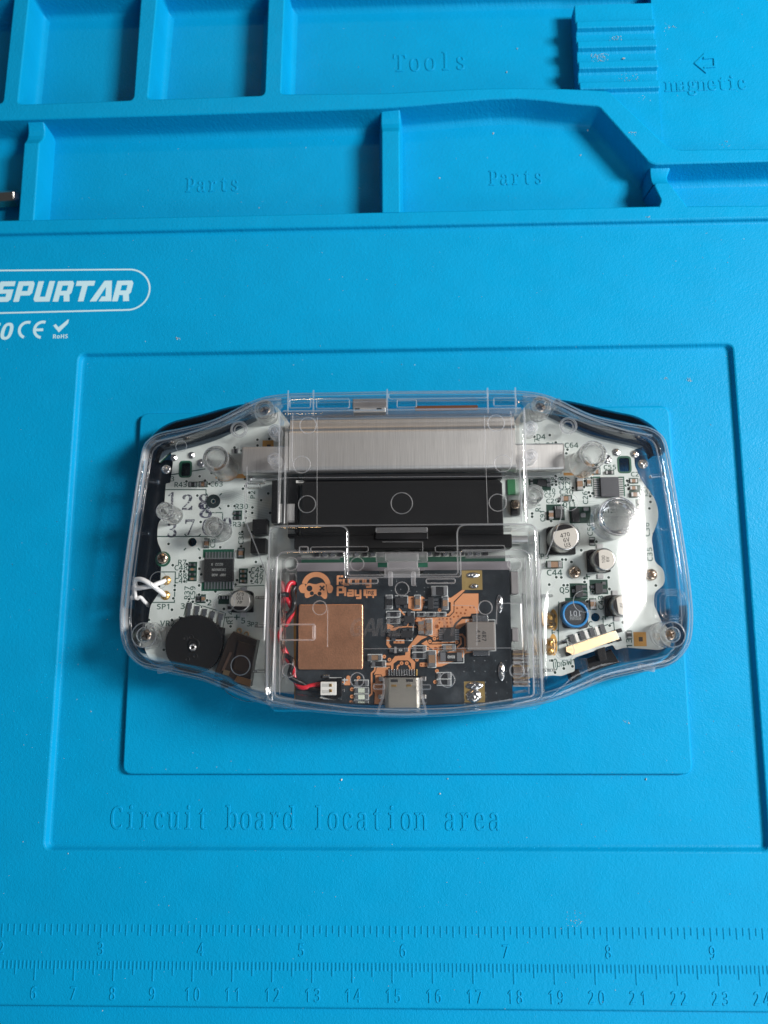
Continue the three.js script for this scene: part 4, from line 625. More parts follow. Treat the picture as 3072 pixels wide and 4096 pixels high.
  { const [x, z, a, b] = [-8.15,11.56,3.2,1.63]; c.fillStyle = cu; c.fillRect(x - a / 2, z - b / 2, a, b); c.fillRect(x - a / 2 + 0.6, z + b / 2, 0.4, 0.5); c.fillRect(x + a / 2 - 1, z + b / 2, 0.4, 0.5); c.save(); c.translate(x, z); c.scale(0.033, 0.033); c.fillStyle = '#262b2f'; c.font = 'bold 40px sans-serif'; c.textAlign = 'center'; c.textBaseline = 'middle'; c.fillText('ing', 0, -4); c.restore(); }
  // gold pads, scuffs
  for (const r of [[16.98,8.64,5.02,4.79], [16.96,35.47,4.93,4.9]]) { c.fillStyle = '#877348'; c.fillRect(r[0] - r[2] / 2, r[1] - r[3] / 2, r[2], r[3]); }
});
const pbShape = rounded([[[-26.25,6.25,0.2],[-6.01,6.21,0.2],[-5.55,7.2,0.4],[-4.87,7.65,0.4]], [[4.11,7.63,0.4],[4.84,7.01,0.4],[5.27,6.11,0.2],[26.25,6.17,0.2],[26.05,37.7,0.3],[15.58,38.32,0],[4.96,38.59,0]], [[-9.88,38.46,0],[-18.79,38,0],[-26.28,37.31,0.3]]].flat(), 0.3, 3);
const pboard = (() => { const g = slab(pbShape, PB - 1, PB); planar(g, pw, ph, px0, pz0); const uv = g.attributes.uv; for (let i = 0; i < uv.count; i++) uv.setY(i, 1 + uv.getY(i)); return obj('battery_board', g, [std(0xffffff, 0.32, 0, { map: powerTex }), std(lin(0.03, 0.025, 0.018), 0.5)], con, 'dark battery board with copper traces and a printed maker mark'); })();
Bd('copper_plate', planar(slab(rounded(rect(...[-17.73,22.22,15.76,15.71]), 0.6, 4), PB + 0.02, PB + 0.75, [], 0.18), 22), copper, 'square bare copper plate');
{ // grey power inductor
  const r = [18.54,22.26,6.88,6.79];
  const tx = canvas(256, 256, (c) => { c.fillStyle = '#6f6964'; c.fillRect(0, 0, 256, 256); for (let i = 0; i < 900; i++) { c.fillStyle = rnd() < 0.5 ? 'rgba(255,255,255,0.05)' : 'rgba(0,0,0,0.06)'; c.fillRect(rnd() * 256, rnd() * 256, 3, 3); } c.translate(128, 128); c.rotate(Math.PI / 2); c.fillStyle = '#232020'; c.font = 'bold 62px sans-serif'; c.textAlign = 'center'; c.fillText('4R7', 0, -18 + 8); c.fillText('4.N1', 0, 58 - 8); });
  const t = Bd('power_inductor', rb(r, PB + 0.1, 2.7, 0.35), inductorGrey, 'grey square inductor with dark printed marking');
  obj('marking', decal(r[0], PB + 2.82, r[1], r[2] - 0.9, r[3] - 0.9), std(0xffffff, 0.5, 0, { map: tx }), t);
  for (const q of [[18.69,18.07,3.89,1.6], [18.7,26.27,3.96,1.3]]) obj('terminal', rb(q, PB + 0.02, 0.8, 0.15), solder, t);
}
{ const r = [11.08,21.84,2.93,3]; const t = Bd('charge_chip', rb(r, PB + 0.15, 1.0, 0.1), chipBlack); const zs = Array.from({ length: 5 }, (_, i) => r[1] - r[3] / 2 + 0.4 + i * (r[3] - 0.8) / 4); pins(t, [r[0] - r[2] / 2 - 0.45, r[0] + r[2] / 2 + 0.5], zs, 1.0, 0.4, PB + 0.02, 0.3); }
transistor([-0.49,13.73,2.94,1.79], 1.0, [[-0.34,12.39,0.91,0.82], [-1.33,14.96,0.88,0.72], [0.58,14.97,0.88,0.72]], PB);
transistor([6.69,14.31,1.34,2.97], 1.1, [[8.03,13.42,1.19,0.57], [8.02,14.31,1.18,0.59], [8,15.2,1.18,0.59], [5.53,13.43,1.03,0.51], [5.51,15.19,1.03,0.59]], PB);
transistor([1.44,18.16,2.49,1.78], 0.9, [[1.42,16.74,0.82,1.18], [0.55,19.14,0.98,0.56], [2.37,19.11,0.77,0.64]], PB);
transistor([0.83,21.71,3.02,1.77], 0.9, [[0.24,20.81,0.9,0.76], [1.78,20.82,0.9,0.76], [-2.41,22.96,1.03,0.76], [0.95,22.95,0.72,0.56]], PB);
transistor([-2.21,21.69,2.56,1.77], 0.9, [[-3.62,20.86,0.9,0.89]], PB);
{ const r = [-1.06,25.48,2.55,1.41]; const t = Bd('diode', rb(r, PB + 0.1, 1.3, 0.1), chipBlack); obj('pin', rb([-2.88,25.5,1.07,1.06], PB + 0.02, 0.5, 0.1), solder, t); obj('pin', rb([0.65,25.42,0.97,1.06], PB + 0.02, 0.5, 0.1), solder, t); tag(t, [-0.73,25.5,1.48,1.05], PB + 1.42, 'K24'); obj('band', rb([-1.95,25.47,0.56,1.51], PB + 1.38, 0.03), greyPlastic, t); }
function tag(parent, r, y, t, rot = 0) { return obj('marking', decal(r[0], y, r[1], r[2], r[3], rot), std(0xffffff, 0.5, 0, { map: canvas(128, 64, (k) => { k.fillStyle = '#1b1c1e'; k.fillRect(0, 0, 128, 64); k.fillStyle = '#b9bab8'; k.font = 'bold 44px sans-serif'; k.textAlign = 'center'; k.fillText(t, 64, 48); }) }), parent); }
{ const r = [11.5,27.17,5.29,2.05]; tag(R(r, 0.7, PB), [r[0], r[1], r[2] * 0.44, r[3] * 0.7], PB + 0.73, 'R040', Math.PI); } for (const r of [[-3.41,13.92,1.24,2.98], [-2.39,16.9,3.04,0.77], [-2.41,18.49,3.04,0.92], [4.43,16.9,1.8,0.64], [6.82,16.91,1.85,0.64], [9.34,16.93,1.95,0.64], [3.87,25.23,3.01,0.96], [3.85,26.84,3.01,1.05], [9.73,31.61,2.99,1.05], [9.7,33.17,2.99,0.99], [-6.09,28.81,3.12,0.95], [-10.21,33.32,3.06,1]]) R(r, 0.55, PB);
for (const r of [[3.53,13.95,1.08,2.82], [10.24,14.29,1.13,2.82], [4.28,20.15,1.28,3.04], [6.26,19.93,1.23,3.5], [6.81,27.64,1.53,3.65], [10.99,24.98,2.85,1.01], [-6.93,27.27,3.07,1.11]]) C(r, 0.9, PB);
for (const r of [[-10.18,35.04,3.1,1.02], [-10.18,36.57,3.1,1.04]]) chipPart('indicator_led', ...r, 0.6, std(lin(0.55, 0.6, 0.5), 0.3), PB);
chipPart('tantalum_capacitor', ...[8.92,11.33,3.65,2], 1.4, resBlack, PB);
for (const [q, a, b, l] of [[[23.57,14.43], 0.95, 2.35], [[23.57,30.74], 0.95, 2.35]]) Bd('solder_blob', blob(...q, 1, PB, 0.7, a, b), solder);
Bd('solder_blob', [blob(...[17.21,7.44], 1, PB, 0.6, 1.7, 0.75)], solder); Bd('solder_blob', [blob(...[17.46,10.13], 1, PB, 0.6, 1.15, 0.65)], solder); Bd('solder_blob', blob(...[16.96,34.05], 1, PB, 0.5, 2.2, 1.0), solder); Bd('solder_blob', blob(...[16.75,36.4], 1, PB, 0.8, 1.9, 1.6), solder);
{ // battery plug in its socket
  const r = [-18.04,34.46,3.88,3.16];
  const t = Bd('battery_plug', rb(r, PB + 0.1, 2.2, 0.2), whitePlastic, 'white two-pole battery plug');
  obj('socket', [rb([-15.56,34.29,1.32,4.46], PB + 0.02, 2.0, 0.1), rb([-17.46,32.6,3.06,0.75], PB + 0.02, 1.9, 0.1), rb([-17.43,36.4,3.05,0.72], PB + 0.02, 1.9, 0.1)], blackPlastic, t);
  for (const q of [[-18.55,33.68,1.97,0.79], [-18.54,35.19,1.97,0.74]]) obj('slot', rb(q, PB + 2.25, 0.1, 0.02), std(lin(0.5, 0.5, 0.47), 0.5), t);
  for (const q of [[-17.49,33.69,0.66,0.69], [-17.48,34.97,0.66,0.69]]) obj('contact', rb(q, PB + 2.3, 0.14, 0.05), gold, t);
  for (const q of [[-18.8,31.7,1.64,0.75], [-18.79,36.95,1.58,0.55], [-14.83,33.55,1.02,0.57], [-14.82,34.95,1.02,0.6]]) obj('tab', rb(q, PB + 0.02, 0.5, 0.12), solder, t);
}
{ // USB-C socket
  const sh = [-0.32,35.42,8.53,6.93];
  const t = Bd('usb_socket', (() => { const s = new THREE.Shape(), w = sh[2] / 2, r = 1.1; s.moveTo(-w + r, 0); s.lineTo(w - r, 0); s.absarc(w - r, r, r, -Math.PI / 2, 0); s.lineTo(w, 2.2); s.absarc(w - r, 2.2, r, 0, Math.PI / 2); s.lineTo(-w + r, 3.3); s.absarc(-w + r, 2.2, r, Math.PI / 2, Math.PI); s.lineTo(-w, r); s.absarc(-w + r, r, r, Math.PI, 1.5 * Math.PI); const g = new THREE.ExtrudeGeometry(s, { depth: sh[3], bevelEnabled: false, curveSegments: 6 }); g.translate(sh[0], PB + 0.05, sh[1] - sh[3] / 2); return g; })(), std(lin(0.5, 0.47, 0.41), 0.3, 1, { bumpMap: grain, bumpScale: 0.00002 }), 'metal USB socket at the lower edge');
  for (const q of [[-2.27,32.63,1.7,0.66], [1.37,32.58,1.68,0.64]]) obj('vent', rb(q, PB + 3.33, 0.05), chipBlack, t);
  for (const q of [[-2.35,33.77,1.25,0.49], [1.22,33.78,1.2,0.49]]) obj('dimple', rb(q, PB + 3.32, 0.12, 0.05), gold, t);
  const z = [0.34,31.13][1], xa = [-3.61,31.12][0], xb = [3.09,31.14][0];
  for (let i = 0; i < 12; i++) obj('pin', box(xa + (xb - xa) * i / 11, PB + 0.02, z, 0.36, 0.6, 2.2, 0, 0.12), i === 11 ? gold : solder, t);
  for (const q of [[-5.35,32.28,1.45,1.12], [-5.4,36.52,1.52,1.06], [4.7,32.31,1.39,1.12], [4.65,36.54,1.39,1.06]]) { obj('anchor', rb(q, PB + 0.02, 0.9, 0.2), plainSteel, t); }
  obj('socket_base', box(sh[0], PB + 0.02, sh[1] - sh[3] / 2 + 0.2, sh[2] - 0.6, 1.6, 1.2), blackPlastic, t);
}
// ---- battery pouch, its tape and the twisted leads
{
  const t = Bd('battery_pouch', slab(rounded(rect(0.5, 21.5, 52, 27), 2, 4), 9.2, 13.2, [], 0.5), std(lin(0.12, 0.12, 0.125), 0.5, 0.3), 'battery pouch under the board');
  obj('tape', slab([[-27.39,9.35],[-26.49,9.36],[-25.9,37.3],[-26.63,37.3]], 13, 15.8), kapton, t);
  obj('tape', slab([[-27.96,9.97],[-27.3,9.45],[-27.33,16.84],[-27.74,15.79]], 10, 15.6), kapton, t);
}
{
  const w = (s, y, m) => Bd(m === wireRed ? 'red_lead' : 'black_lead', tube(s.map((q, i) => [q[0], y[i % y.length] + (m === wireBlack ? 0.9 : 0), q[1]]), 0.62, false, 0.5, 110), m);
  w([[-26.4,9.53],[-27.24,9.01],[-28.02,9.31],[-28.64,11.07],[-28.61,12.88],[-27.95,13.91],[-27.41,15.2],[-27.69,13.91],[-27.98,11.85],[-27.87,10.82]], [15, 16.6, 17.2, 17.6, 17.8, 18, 17, 16.5, 16.5, 16.5], wireRed);
  w([[-27.87,10.82],[-27.32,12.63],[-27.28,15.2],[-27.91,16.48],[-29.18,18],[-29.41,19.53],[-29.78,20.55],[-30.28,21.57],[-30,23.09],[-29.19,25.11],[-28.53,26.38],[-27.99,27.89],[-27.21,28.9],[-26.67,30.65],[-26.38,32.65],[-25.35,34.02],[-24.07,34.27],[-22.03,33.9],[-20.05,33.61]], [17.2, 17.6, 17.2, 16.6, 16.8, 17.5, 17.8, 17.4, 17.2, 17.4], wireRed);
  w([[-27.98,12.11],[-29.28,11.84],[-30.01,12.09],[-29.91,13.38],[-29.23,14.93],[-29.73,15.95],[-29.97,16.98],[-30.08,18.51],[-30.13,19.79]], [17.4, 17.6, 17.4, 17], wireBlack);
  w([[-26.71,10.05],[-27.21,11.34],[-26.8,12.89],[-26.64,14.43],[-27.14,15.97],[-28.16,16.99],[-29.05,18.26],[-29.41,20.04],[-29.5,22.08],[-29.6,24.1],[-29.18,25.62],[-28,27.14],[-27.1,27.64],[-26.95,29.15],[-27.44,30.65],[-27.16,31.9],[-25.62,32.77],[-24.33,33.4],[-22.79,34.4],[-20.04,35.02]], [16.2, 16.8, 17.4, 17.8, 17.4, 17.6, 17.2, 16.8, 16.6, 17], wireBlack);
  w([[-27.02,15.2],[-27.26,16.74],[-28.14,18.27],[-28.85,19.28],[-29.05,18.01],[-28.43,16.22]], [17.4, 17.9, 17.6, 17], wireRed);
}
// clear inner frame that holds the board
for (const s of [[-27.81,7.47,1.38,2.11], [27.65,9.21,1.95,5.61], [27.38,21.94,1.67,3.32]]) Bd('board_cradle', rb(s, 11, 4, 0.3), greyPlastic);
{ const t = Bd('contact_block', rb([28.61,29.96,3.6,8.62], 9.1, 4.2, 0.3), std(lin(0.2, 0.17, 0.15), 0.4)); const q = [28.77,26.67]; for (let i = 0; i < 9; i++) if (i !== 4) obj('contact', box(q[0], 13.25, q[1] + i * 0.95, 4.2, 0.3, 0.45, 0, 0.1), i % 3 ? tin : brass, t); }
// ---- clear back shell
const N = outline.length;
const BX = 30.4, BT = -33.4, BB = 39.6;
const nearest = outline.map(([x, z]) => [Math.max(-BX, Math.min(BX, x)), Math.max(BT, Math.min(BB, z))]);
const skinRings = [[0, 9.05], [-0.05, 10.4], [0.05, 11.8], [0.35, 12.8], [0.95, 13.6], [1.8, 14.1], [2.7, 14.35]].map(([d, y]) => at(shrink(outline, d), y));
const from = skinRings[skinRings.length - 1];
for (let k = 1; k <= 14; k++) {
  const t = k / 14;
  skinRings.push(from.map(([x, y, z], i) => {
    const q = nearest[i], topSide = z < BT && Math.abs(x) < 36 ? Math.min(1, (36 - Math.abs(x)) / 6) : 0;
    const yy = 14.35 + (7.63 + 0.0044 * z) * (1 - Math.pow(1 - t, 3.2 - 0.0117 * Math.max(-6, z))) * (1 - topSide) + 0.085 * z * Math.sin(t * Math.PI) * (1 - topSide) + 0.7 * t * topSide;
    return [x + (q[0] - x) * t, yy, z + (q[1] - z) * t];
  }));
}
const shell = obj('back_shell', planar(loft(skinRings), 60), clearGrip, con, 'crystal clear plastic back shell');
// lip of the shell, catching the light all round
obj('shell_lip', loft([[0.5, 9.3], [1.0, 10.2], [1.9, 10.9], [2.3, 10.2]].map(([d, y]) => at(shrink(outline, d), y))), clearSheet, shell);
obj('shell_rib', loft([[2.9, 9.2], [3.0, 13.6]].map(([d, y]) => at(shrink(outline, d), y))), clearCore, shell);
obj('seam_line', loft([[-0.15, 8.85], [-0.22, 9.05], [-0.15, 9.25]].map(([d, y]) => at(shrink(outline, d), y))), clearSheet, shell);
for (const s of [-1, 1]) obj('edge_trim', tube(outline.filter((q) => s * q[0] > 60 && q[1] > -24 && q[1] < 16).sort((a, b) => a[1] - b[1]).map((q) => [q[0] - s * 1.5, 12.9, q[1]]), 0.42, false, 0.5, 80), clearEdge, shell);
obj('shell_bevel', loft([[0.7, 13.4], [1.2, 13.1], [1.8, 12.65], [2.4, 12.1]].map(([d, y]) => at(shrink(outline, d), y))), clearSatin, shell);
function strip(name, parent, x, z0, z1, y, w, deg) { const a = deg * Math.PI / 180, dx = w / 2 * Math.cos(a), dy = w / 2 * Math.sin(a); obj(name, loft([[z0, 0], [(z0 + z1) / 2, 0], [z1, 0]].map(([z]) => [-1, 0, 1].map((k) => [x + k * dx, y - k * dy - Math.abs(k) * 0.03 + 0.1 * (z - (z0 + z1) / 2), z])), false), clearRaised, parent); }  // added strips, tilted to mirror the window as bright lines
for (const [d, y, r] of [[0.85, 13.35, 0.15], [-0.05, 9.05, 0.16], [2.5, 10.6, 0.15], [1.6, 13.9, 0.1]]) obj('edge_line', tube(shrink(outline, d).map((q) => [q[0], y, q[1]]), r, true, 0.5, 440, 6), clearLine, shell);  // whitish tubes added in place of highlights along the rim
// raised block with the label recess
const block = [[-BX, BT, 1.2], [BX, BT, 1.2], [BX, -4.2, 0.5], [-BX, -4.2, 0.5]];
obj('label_block', lid(block, [[0, 15], [0, 22], [0.12, 22.5], [0.5, 22.85], [1.0, 22.95]], 1.2, 5), clear, shell);
obj('block_wall', loft(ringsOf(block, [[1.5, 22.8], [1.6, 12]], 1.2, 5)), clearCore, shell);
const edgeLine = (pts, y, r = 0.12, m = clearLine, closed = false, parent = shell, name = 'edge_line') => obj(name, poly(pts, r, y, closed), m, parent);
for (const s of [-1, 1]) {
  edgeLine([[s * 30.3, BT], [s * 30.3, -19.8], [s * 30.15, -5]], 22.6, 0.2); edgeLine([[s * 28.8, -20], [s * 28.7, -5]], 22.4, 0.16);
  edgeLine([[s * 27.0, BT + 1], [s * 27.0, -20.5], [s * 26.3, -19.2]], 22.9, 0.1);
}
edgeLine([[-20.9, -31.5], [-20.7, -4.6]], 23.0, 0.07); edgeLine([[20.4, -31.5], [20.6, -4.6]], 23.0, 0.07);
edgeLine([[-29.5, -33.3], [29.5, -33.3]], 22.7, 0.2); edgeLine([[-27.5, -4.4], [27.5, -4.4]], 22.7, 0.14);
edgeLine([[-29.8, -16.9], [31, -16.7]], 20, 0.12);
for (const s of [-1, 1]) edgeLine([[s * 29, -16.5], [s * 37.5, -16.4], [s * 38.9, -15.2], [s * 38.8, -6.5], [s * 34.2, 4.6], [s * 33, 8]], 20.6, 0.14);
strip('glint_strip', shell, -29.9, BT + 0.6, -5, 22.4, 0.5, 27); strip('glint_strip', shell, -28.7, -20, -5, 22.2, 0.3, 27); strip('glint_strip', shell, ...[-33.65,3.85, -33.26,23.07].filter((v, i) => i !== 2), 19, 0.55, 27);
// battery cover with its two ears and the latch notch between them
const nx = 12.8, earZ = -4.6;
const coverOut = [[-32.6, earZ, 2.4], [-nx, earZ, 2.2], [-nx, 7.4, 0.6], [nx, 7.4, 0.6], [nx, earZ, 2.2], [32.6, earZ, 2.4], [32.4, 37.0, 1.5], [24, 38.9, 2], [12, 40.1, 2], [0, 40.5, 2], [-12, 40.1, 2], [-24, 38.9, 2], [-32.4, 37.0, 1.5]];
const cover = obj('battery_cover', lid(coverOut, [[-0.2, 16.5], [0, 22.2], [0.12, 22.75], [0.5, 23.1], [0.9, 23.2]], 2, 5), clear, con, 'clear battery cover');
const panelOut = [[-30.6, 1.7, 2.6], [-nx - 0.6, 1.7, 0.8], [-nx - 0.6, 8.0, 0.6], [nx + 0.6, 8.0, 0.6], [nx + 0.6, 1.7, 0.8], [30.8, 1.7, 2.6], [30.4, 36.4, 1], [12, 39.0, 2], [0, 39.4, 2], [-12, 39.0, 2], [-30.4, 36.4, 1]];
obj('cover_panel', lid(panelOut, [[-0.3, 23.15], [0, 23.6], [0.15, 24.0], [0.5, 24.25], [0.9, 24.3]], 2, 5), clear, cover);
obj('cover_wall', loft(ringsOf(coverOut, [[1.2, 23.1], [1.3, 16.5]], 2, 5)), clearCore, cover);
obj('cover_wall', loft(ringsOf(panelOut, [[1.6, 24.2], [1.7, 18]], 2, 5)), clearCore, cover);
for (const p of [coverOut, panelOut]) obj('cover_edge', poly(rounded(inset(p, 0.35), 2, 4), p === coverOut ? 0.2 : 0.17, p === coverOut ? 23.0 : 24.1, true), clearLine, cover);
for (const s of [-1, 1]) { edgeLine([[s * 31.6, 6], [s * 31.5, 21], [s * 31.4, 36]], 22.0, 0.34, clearEdge, false, cover, 'guide_rail'); edgeLine([[s * 28.6, 12], [s * 28.5, 32]], 20.5, 0.22, clearEdge, false, cover, 'guide_rail'); }
{ // bay walls inside the shell, both sides, with cross ribs
  for (const s of [-1, 1]) {
    obj('bay_wall', box(s * 33.2, 9.2, 19, 0.8, 9.5, 33, 0, 0.3), clearPost, shell);
    for (const z of [12.5, 19.5, 30.5]) obj('cross_rib', box(s * 35.2, 9.2, z, 3.4, 6.5, 0.7, 0, 0.25), clearPost, shell);
  }
}
strip('glint_strip', cover, ...[28.6,14.49, 28.59,24.97].filter((v, i) => i !== 2), 18, 0.55, 18); { const a = 19 * Math.PI / 180, P = [[37.33,8.99],[35.55,12.29],[34.71,16.34],[34.25,23.37],[34.01,28.33],[33.91,32.28]]; const W = new THREE.CatmullRomCurve3(P.map((q) => V(q[0] - 0.3, 0, q[1]))).getPoints(24).map((v, i) => [v.x, v.z, 0.25 + 0.75 * Math.sin(Math.PI * Math.min(1, i / 18 + 0.12))]); obj('glint_strip', loft(W.map(([x, z, w]) => [-1, 0, 1].map((k) => [x + k * w * 0.5 * Math.cos(a), 19.4 - k * w * 0.5 * Math.sin(a) + 0.14 * (z - 20) - Math.abs(k) * 0.04, z])), false), clearGrip, shell); } strip('glint_strip', cover, ...[-30.73,2.89, -30.49,36.81].filter((v, i) => i !== 2), 22, 0.4, 27);
for (const s of [-1, 1]) for (const [x, y, r] of [[32.45, 22.9, 0.16], [30.3, 23.9, 0.16], [29.1, 24.2, 0.1]]) edgeLine([[s * x, 4], [s * x, 20], [s * (x - 0.2), 35.5]], y, r, clearLine, false, cover);
// latch in the notch
{
  const L = (r, y, h, m = clearLine, rad = 0.3) => obj('latch_piece', rb(r, y, h, rad), m, cover);
  L([-0.18,-3.29,12.64,1.2], 21.2, 0.9); L([-0.24,3.07,12.7,2.39], 18.6, 1.2); L([-0.22,3.29,8.11,1.98], 20.4, 1.2); L([-0.03,5.22,7.36,1.77], 20.8, 1.2); L([-0.17,7.14,8.39,2.07], 22.2, 1.5); L([-2.92,8.68,1.01,3.42], 23.2, 1.0); L([2.51,8.71,1.06,3.41], 23.2, 1.0);
  for (const r of [[-5.01,4.83,2.33,1.13], [4.93,4.9,2.36,1.13]]) obj('green_glimpse', rb(r, 17.6, 0.5), pcbGreen, cover);
  edgeLine([[-4.89,-0.51], [4.87,-0.43], [4.84,2.02]], 21, 0.1, clearLine, false, cover);
}
// clear frames, lines and lettering moulded in the cover
const frameOf = (r, y, t = 0.16) => obj('moulded_frame', poly(rounded(rect(...r), 0.3, 2), t, y, true), clearLine, cover);
frameOf([-24.85,21.17,8.07,3.62], 24.2, 0.22); frameOf([-9.31,9.26,6.78,1.1], 24.3); frameOf([8.96,9.34,6.82,1.02], 24.3); frameOf([5.17,34.02,2.2,1.04], 22); frameOf([-5.79,33.91,2.56,1.07], 22); frameOf([-23.7,1.66,2.07,1.57], 24.1, 0.14); frameOf([-15.16,1.56,13.83,1.27], 23.7, 0.1); frameOf([16.11,1.65,16.6,1.47], 23.7, 0.1);
{ const r = [-21.13,21.21,0.62,3.07]; obj('moulded_bar', rb(r, 23.4, 0.9, 0.2), clearLine, cover); }
edgeLine([[-17.84,15.89], [-17.81,24.65]], 24.3, 0.1, clearLine, false, cover); edgeLine([[-9.23,25.07], [27.08,25.03]], 24.3, 0.08, clearLine, false, cover); edgeLine([[11.56,15.04], [16.76,15.25], [17.35,16.43], [17.16,24.5]], 24.3, 0.09, clearLine, false, cover); edgeLine([[21.84,19.52], [22.09,14.73], [27.66,14.64]], 24.3, 0.1, clearLine, false, cover);
{
  const c0 = [-11.33,20.03], c1 = [11.34,20.04], zb = [-11.33,22.18][1], word = 'GAME BOY', adv = (c1[0] - c0[0]) / 7;
  [...word].forEach((ch, i) => { if (ch === ' ') return; const g = new TextGeometry(ch, { font: sansBold, size: 4.2, depth: 0.3, curveSegments: 4, bevelEnabled: false }); g.computeBoundingBox(); const b = g.boundingBox; g.translate(-(b.min.x + b.max.x) / 2, 0, 0); g.applyMatrix4(new THREE.Matrix4().makeShear(0, 0, 0.22, 0, 0, 0)); g.scale(0.86, 1, 1); g.rotateX(-Math.PI / 2); g.translate(c0[0] + adv * i, 24.25, zb); obj('moulded_letter', g, clearRaised, cover); });
}
// flared clear hood over the USB socket
{
  const zs = [[-0.49,31.98], [-0.53,35.95], [-0.55,38.44], [-0.57,40.39]].map((q) => q[1]), xl = [[-4.65,32.18], [-4.88,35.94], [-5.74,38.51], [-6.32,40.37]].map((q) => q[0]), xr = [[4.1,32.2], [4.27,35.96], [4.89,38.53], [5.41,40.39]].map((q) => q[0]);
  const prof = [[0, 17.6], [0.02, 19.2], [0.06, 20.5], [0.14, 21.2], [0.5, 21.4], [0.86, 21.2], [0.94, 20.5], [0.98, 19.2], [1, 17.6]];
  obj('socket_hood', loft(zs.map((z, i) => prof.map(([f, y]) => [xl[i] + (xr[i] - xl[i]) * f, y - i * 0.25, z])), false), clearCore, cover);
  for (const X of [xl, xr]) obj('edge_line', tube(zs.map((z, i) => [X[i], 20.6 - i * 0.3, z]), 0.26), clearLine, cover); obj('edge_line', tube([[xl[3], 17.2, zs[3]], [xl[3] + 0.3, 19.4, zs[3]], [xl[3] + 1.4, 20.4, zs[3]], [(xl[3] + xr[3]) / 2, 20.6, zs[3] + 0.1], [xr[3] - 1.4, 20.4, zs[3]], [xr[3] - 0.3, 19.4, zs[3]], [xr[3], 17.2, zs[3]]], 0.3), clearLine, cover); obj('hood_lip', rb([-0.55,39.93,8.99,1.31], 16.5, 2.2, 0.4), clearCore, cover); edgeLine([[-4.85,39.13], [3.72,39.14]], 19.6, 0.14, clearLine, false, cover);
}
strip('glint_strip', cover, ...[3.38,32.11, 3.3,38.46].filter((v, i) => i !== 2), 20.9, 0.6, 16);
// ejector-pin rings
const rings2 = (parent, y, list) => { for (const [x, z, r] of list) obj('mould_ring', ring(x, y, z, r, 0.1), clearLine, parent); };
rings2(shell, 23.0, [[-23.14,-29.49,2.05],[-24.59,-19.54,2.1],[-23.18,-9.65,2.1], [-0.11,-9.68,2.6],[23.27,-29.48,2.05],[24.63,-19.29,2.1],[23.08,-9.59,2.1]]);
rings2(cover, 24.35, [[-26.63,5.06,1.55],[-10.85,5.17,1.6],[-19.71,15.49,1.65],[-10.82,32.18,1.6],[-26.76,30.03,1.55],[-0.22,11.13,1.6], [19.34,15.66,1.6],[26.45,5.44,1.55],[10.14,32.24,1.7],[26.29,30.2,1.65]]);
for (const [q, y, r] of [[[-60.5,8.27], 17.9, 2.15], [[-43.33,13.94], 20.7, 2.5], [[-39.18,28.93], 19.8, 2.3], [[40.7,-9.85], 21.2, 2.1], [[43.25,14.19], 20.7, 2.55], [[38.22,25.73], 20.3, 2.3], [[-56.77,-26.35], 15.8, 1.4]]) obj('mould_ring', ring(q[0], y, q[1], r, 0.09), clearLine, shell);
// posts and screw bosses
function post(b, ro, ri, y0, y1, top = b, m = clearPost) {
  const prof = [[ro + 0.12, y0], [ri, y0], [ri, y0 + 0.1], [ri, y1 - 0.2], [ri + 0.15, y1], [ro - 0.2, y1], [ro, y1 - 0.25], [ro + 0.12, y0]].reverse();
  obj('post_rim', [ring(b[0], y1 - 0.1, b[1], ro - 0.1, 0.13), ring(b[0], y1 - 0.1, b[1], ri + 0.05, 0.11), ring(b[0], y0 + 0.1, b[1], ro + 0.1, 0.08)], clearLine, shell);
  return obj('clear_post', lathe(b[0], b[1], prof, 32), m, shell);
}
post([-46.38,-21.7], 3.3, 2.25, 9.3, 21.4); post([47.01,-21.75], 3.4, 2.35, 9.3, 21.4);
post([-59.96,-9.31], 2.25, 1.0, 9.05, 17.2); post([-47.13,-5.02], 2.5, 1.3, 9.05, 18.6); post([32.94,-12.8], 2.4, 1.45, 9.05, 17);
post([-63.96,21.62], 3.1, 1.75, 9.2, 16.8); post([65.06,22.08], 3.1, 1.75, 9.2, 16.8); post([-35.69,-36.21], 2.6, 1.6, 9.2, 15); post([35.91,-36.19], 2.6, 1.6, 9.2, 15);
{ // broad clear pillar at the right
  const q = [53.29,-6.88];
  obj('clear_pillar', lathe(q[0], q[1], [[0.01, 9.1], [5.0, 9.1], [4.9, 17.6], [4.6, 17.9], [4.0, 18.0], [3.9, 17.0], [3.9, 16.2], [0.01, 16.1]], 40), clearEdge, shell);
  obj('pillar_web', [box(q[0], 9.2, q[1], 7.8, 7, 0.5), box(q[0], 9.2, q[1], 0.5, 7, 7.8)], clearCore, shell);
  obj('pillar_edge', ring(q[0], 17.95, q[1], 4.65, 0.14, 40), clearLine, shell);
}
for (const [q, y] of [[[-32.17,-29.38], 19], [[-32.17,-22], 19], [[32.5,-29.4], 19], [[32.25,-22.13], 19]]) {
  obj('clear_peg', lathe(q[0], q[1], [[0.01, 14], [1.75, 14], [1.7, y - 0.2], [1.5, y], [0.85, y], [0.8, y - 1.2], [0.01, y - 1.2]], 24), clearLine, shell);
  obj('peg_core', lathe(q[0], q[1], [[0.01, 14], [0.72, 14], [0.7, y + 0.3], [0.01, y + 0.35]], 18), clearLine, shell);
}
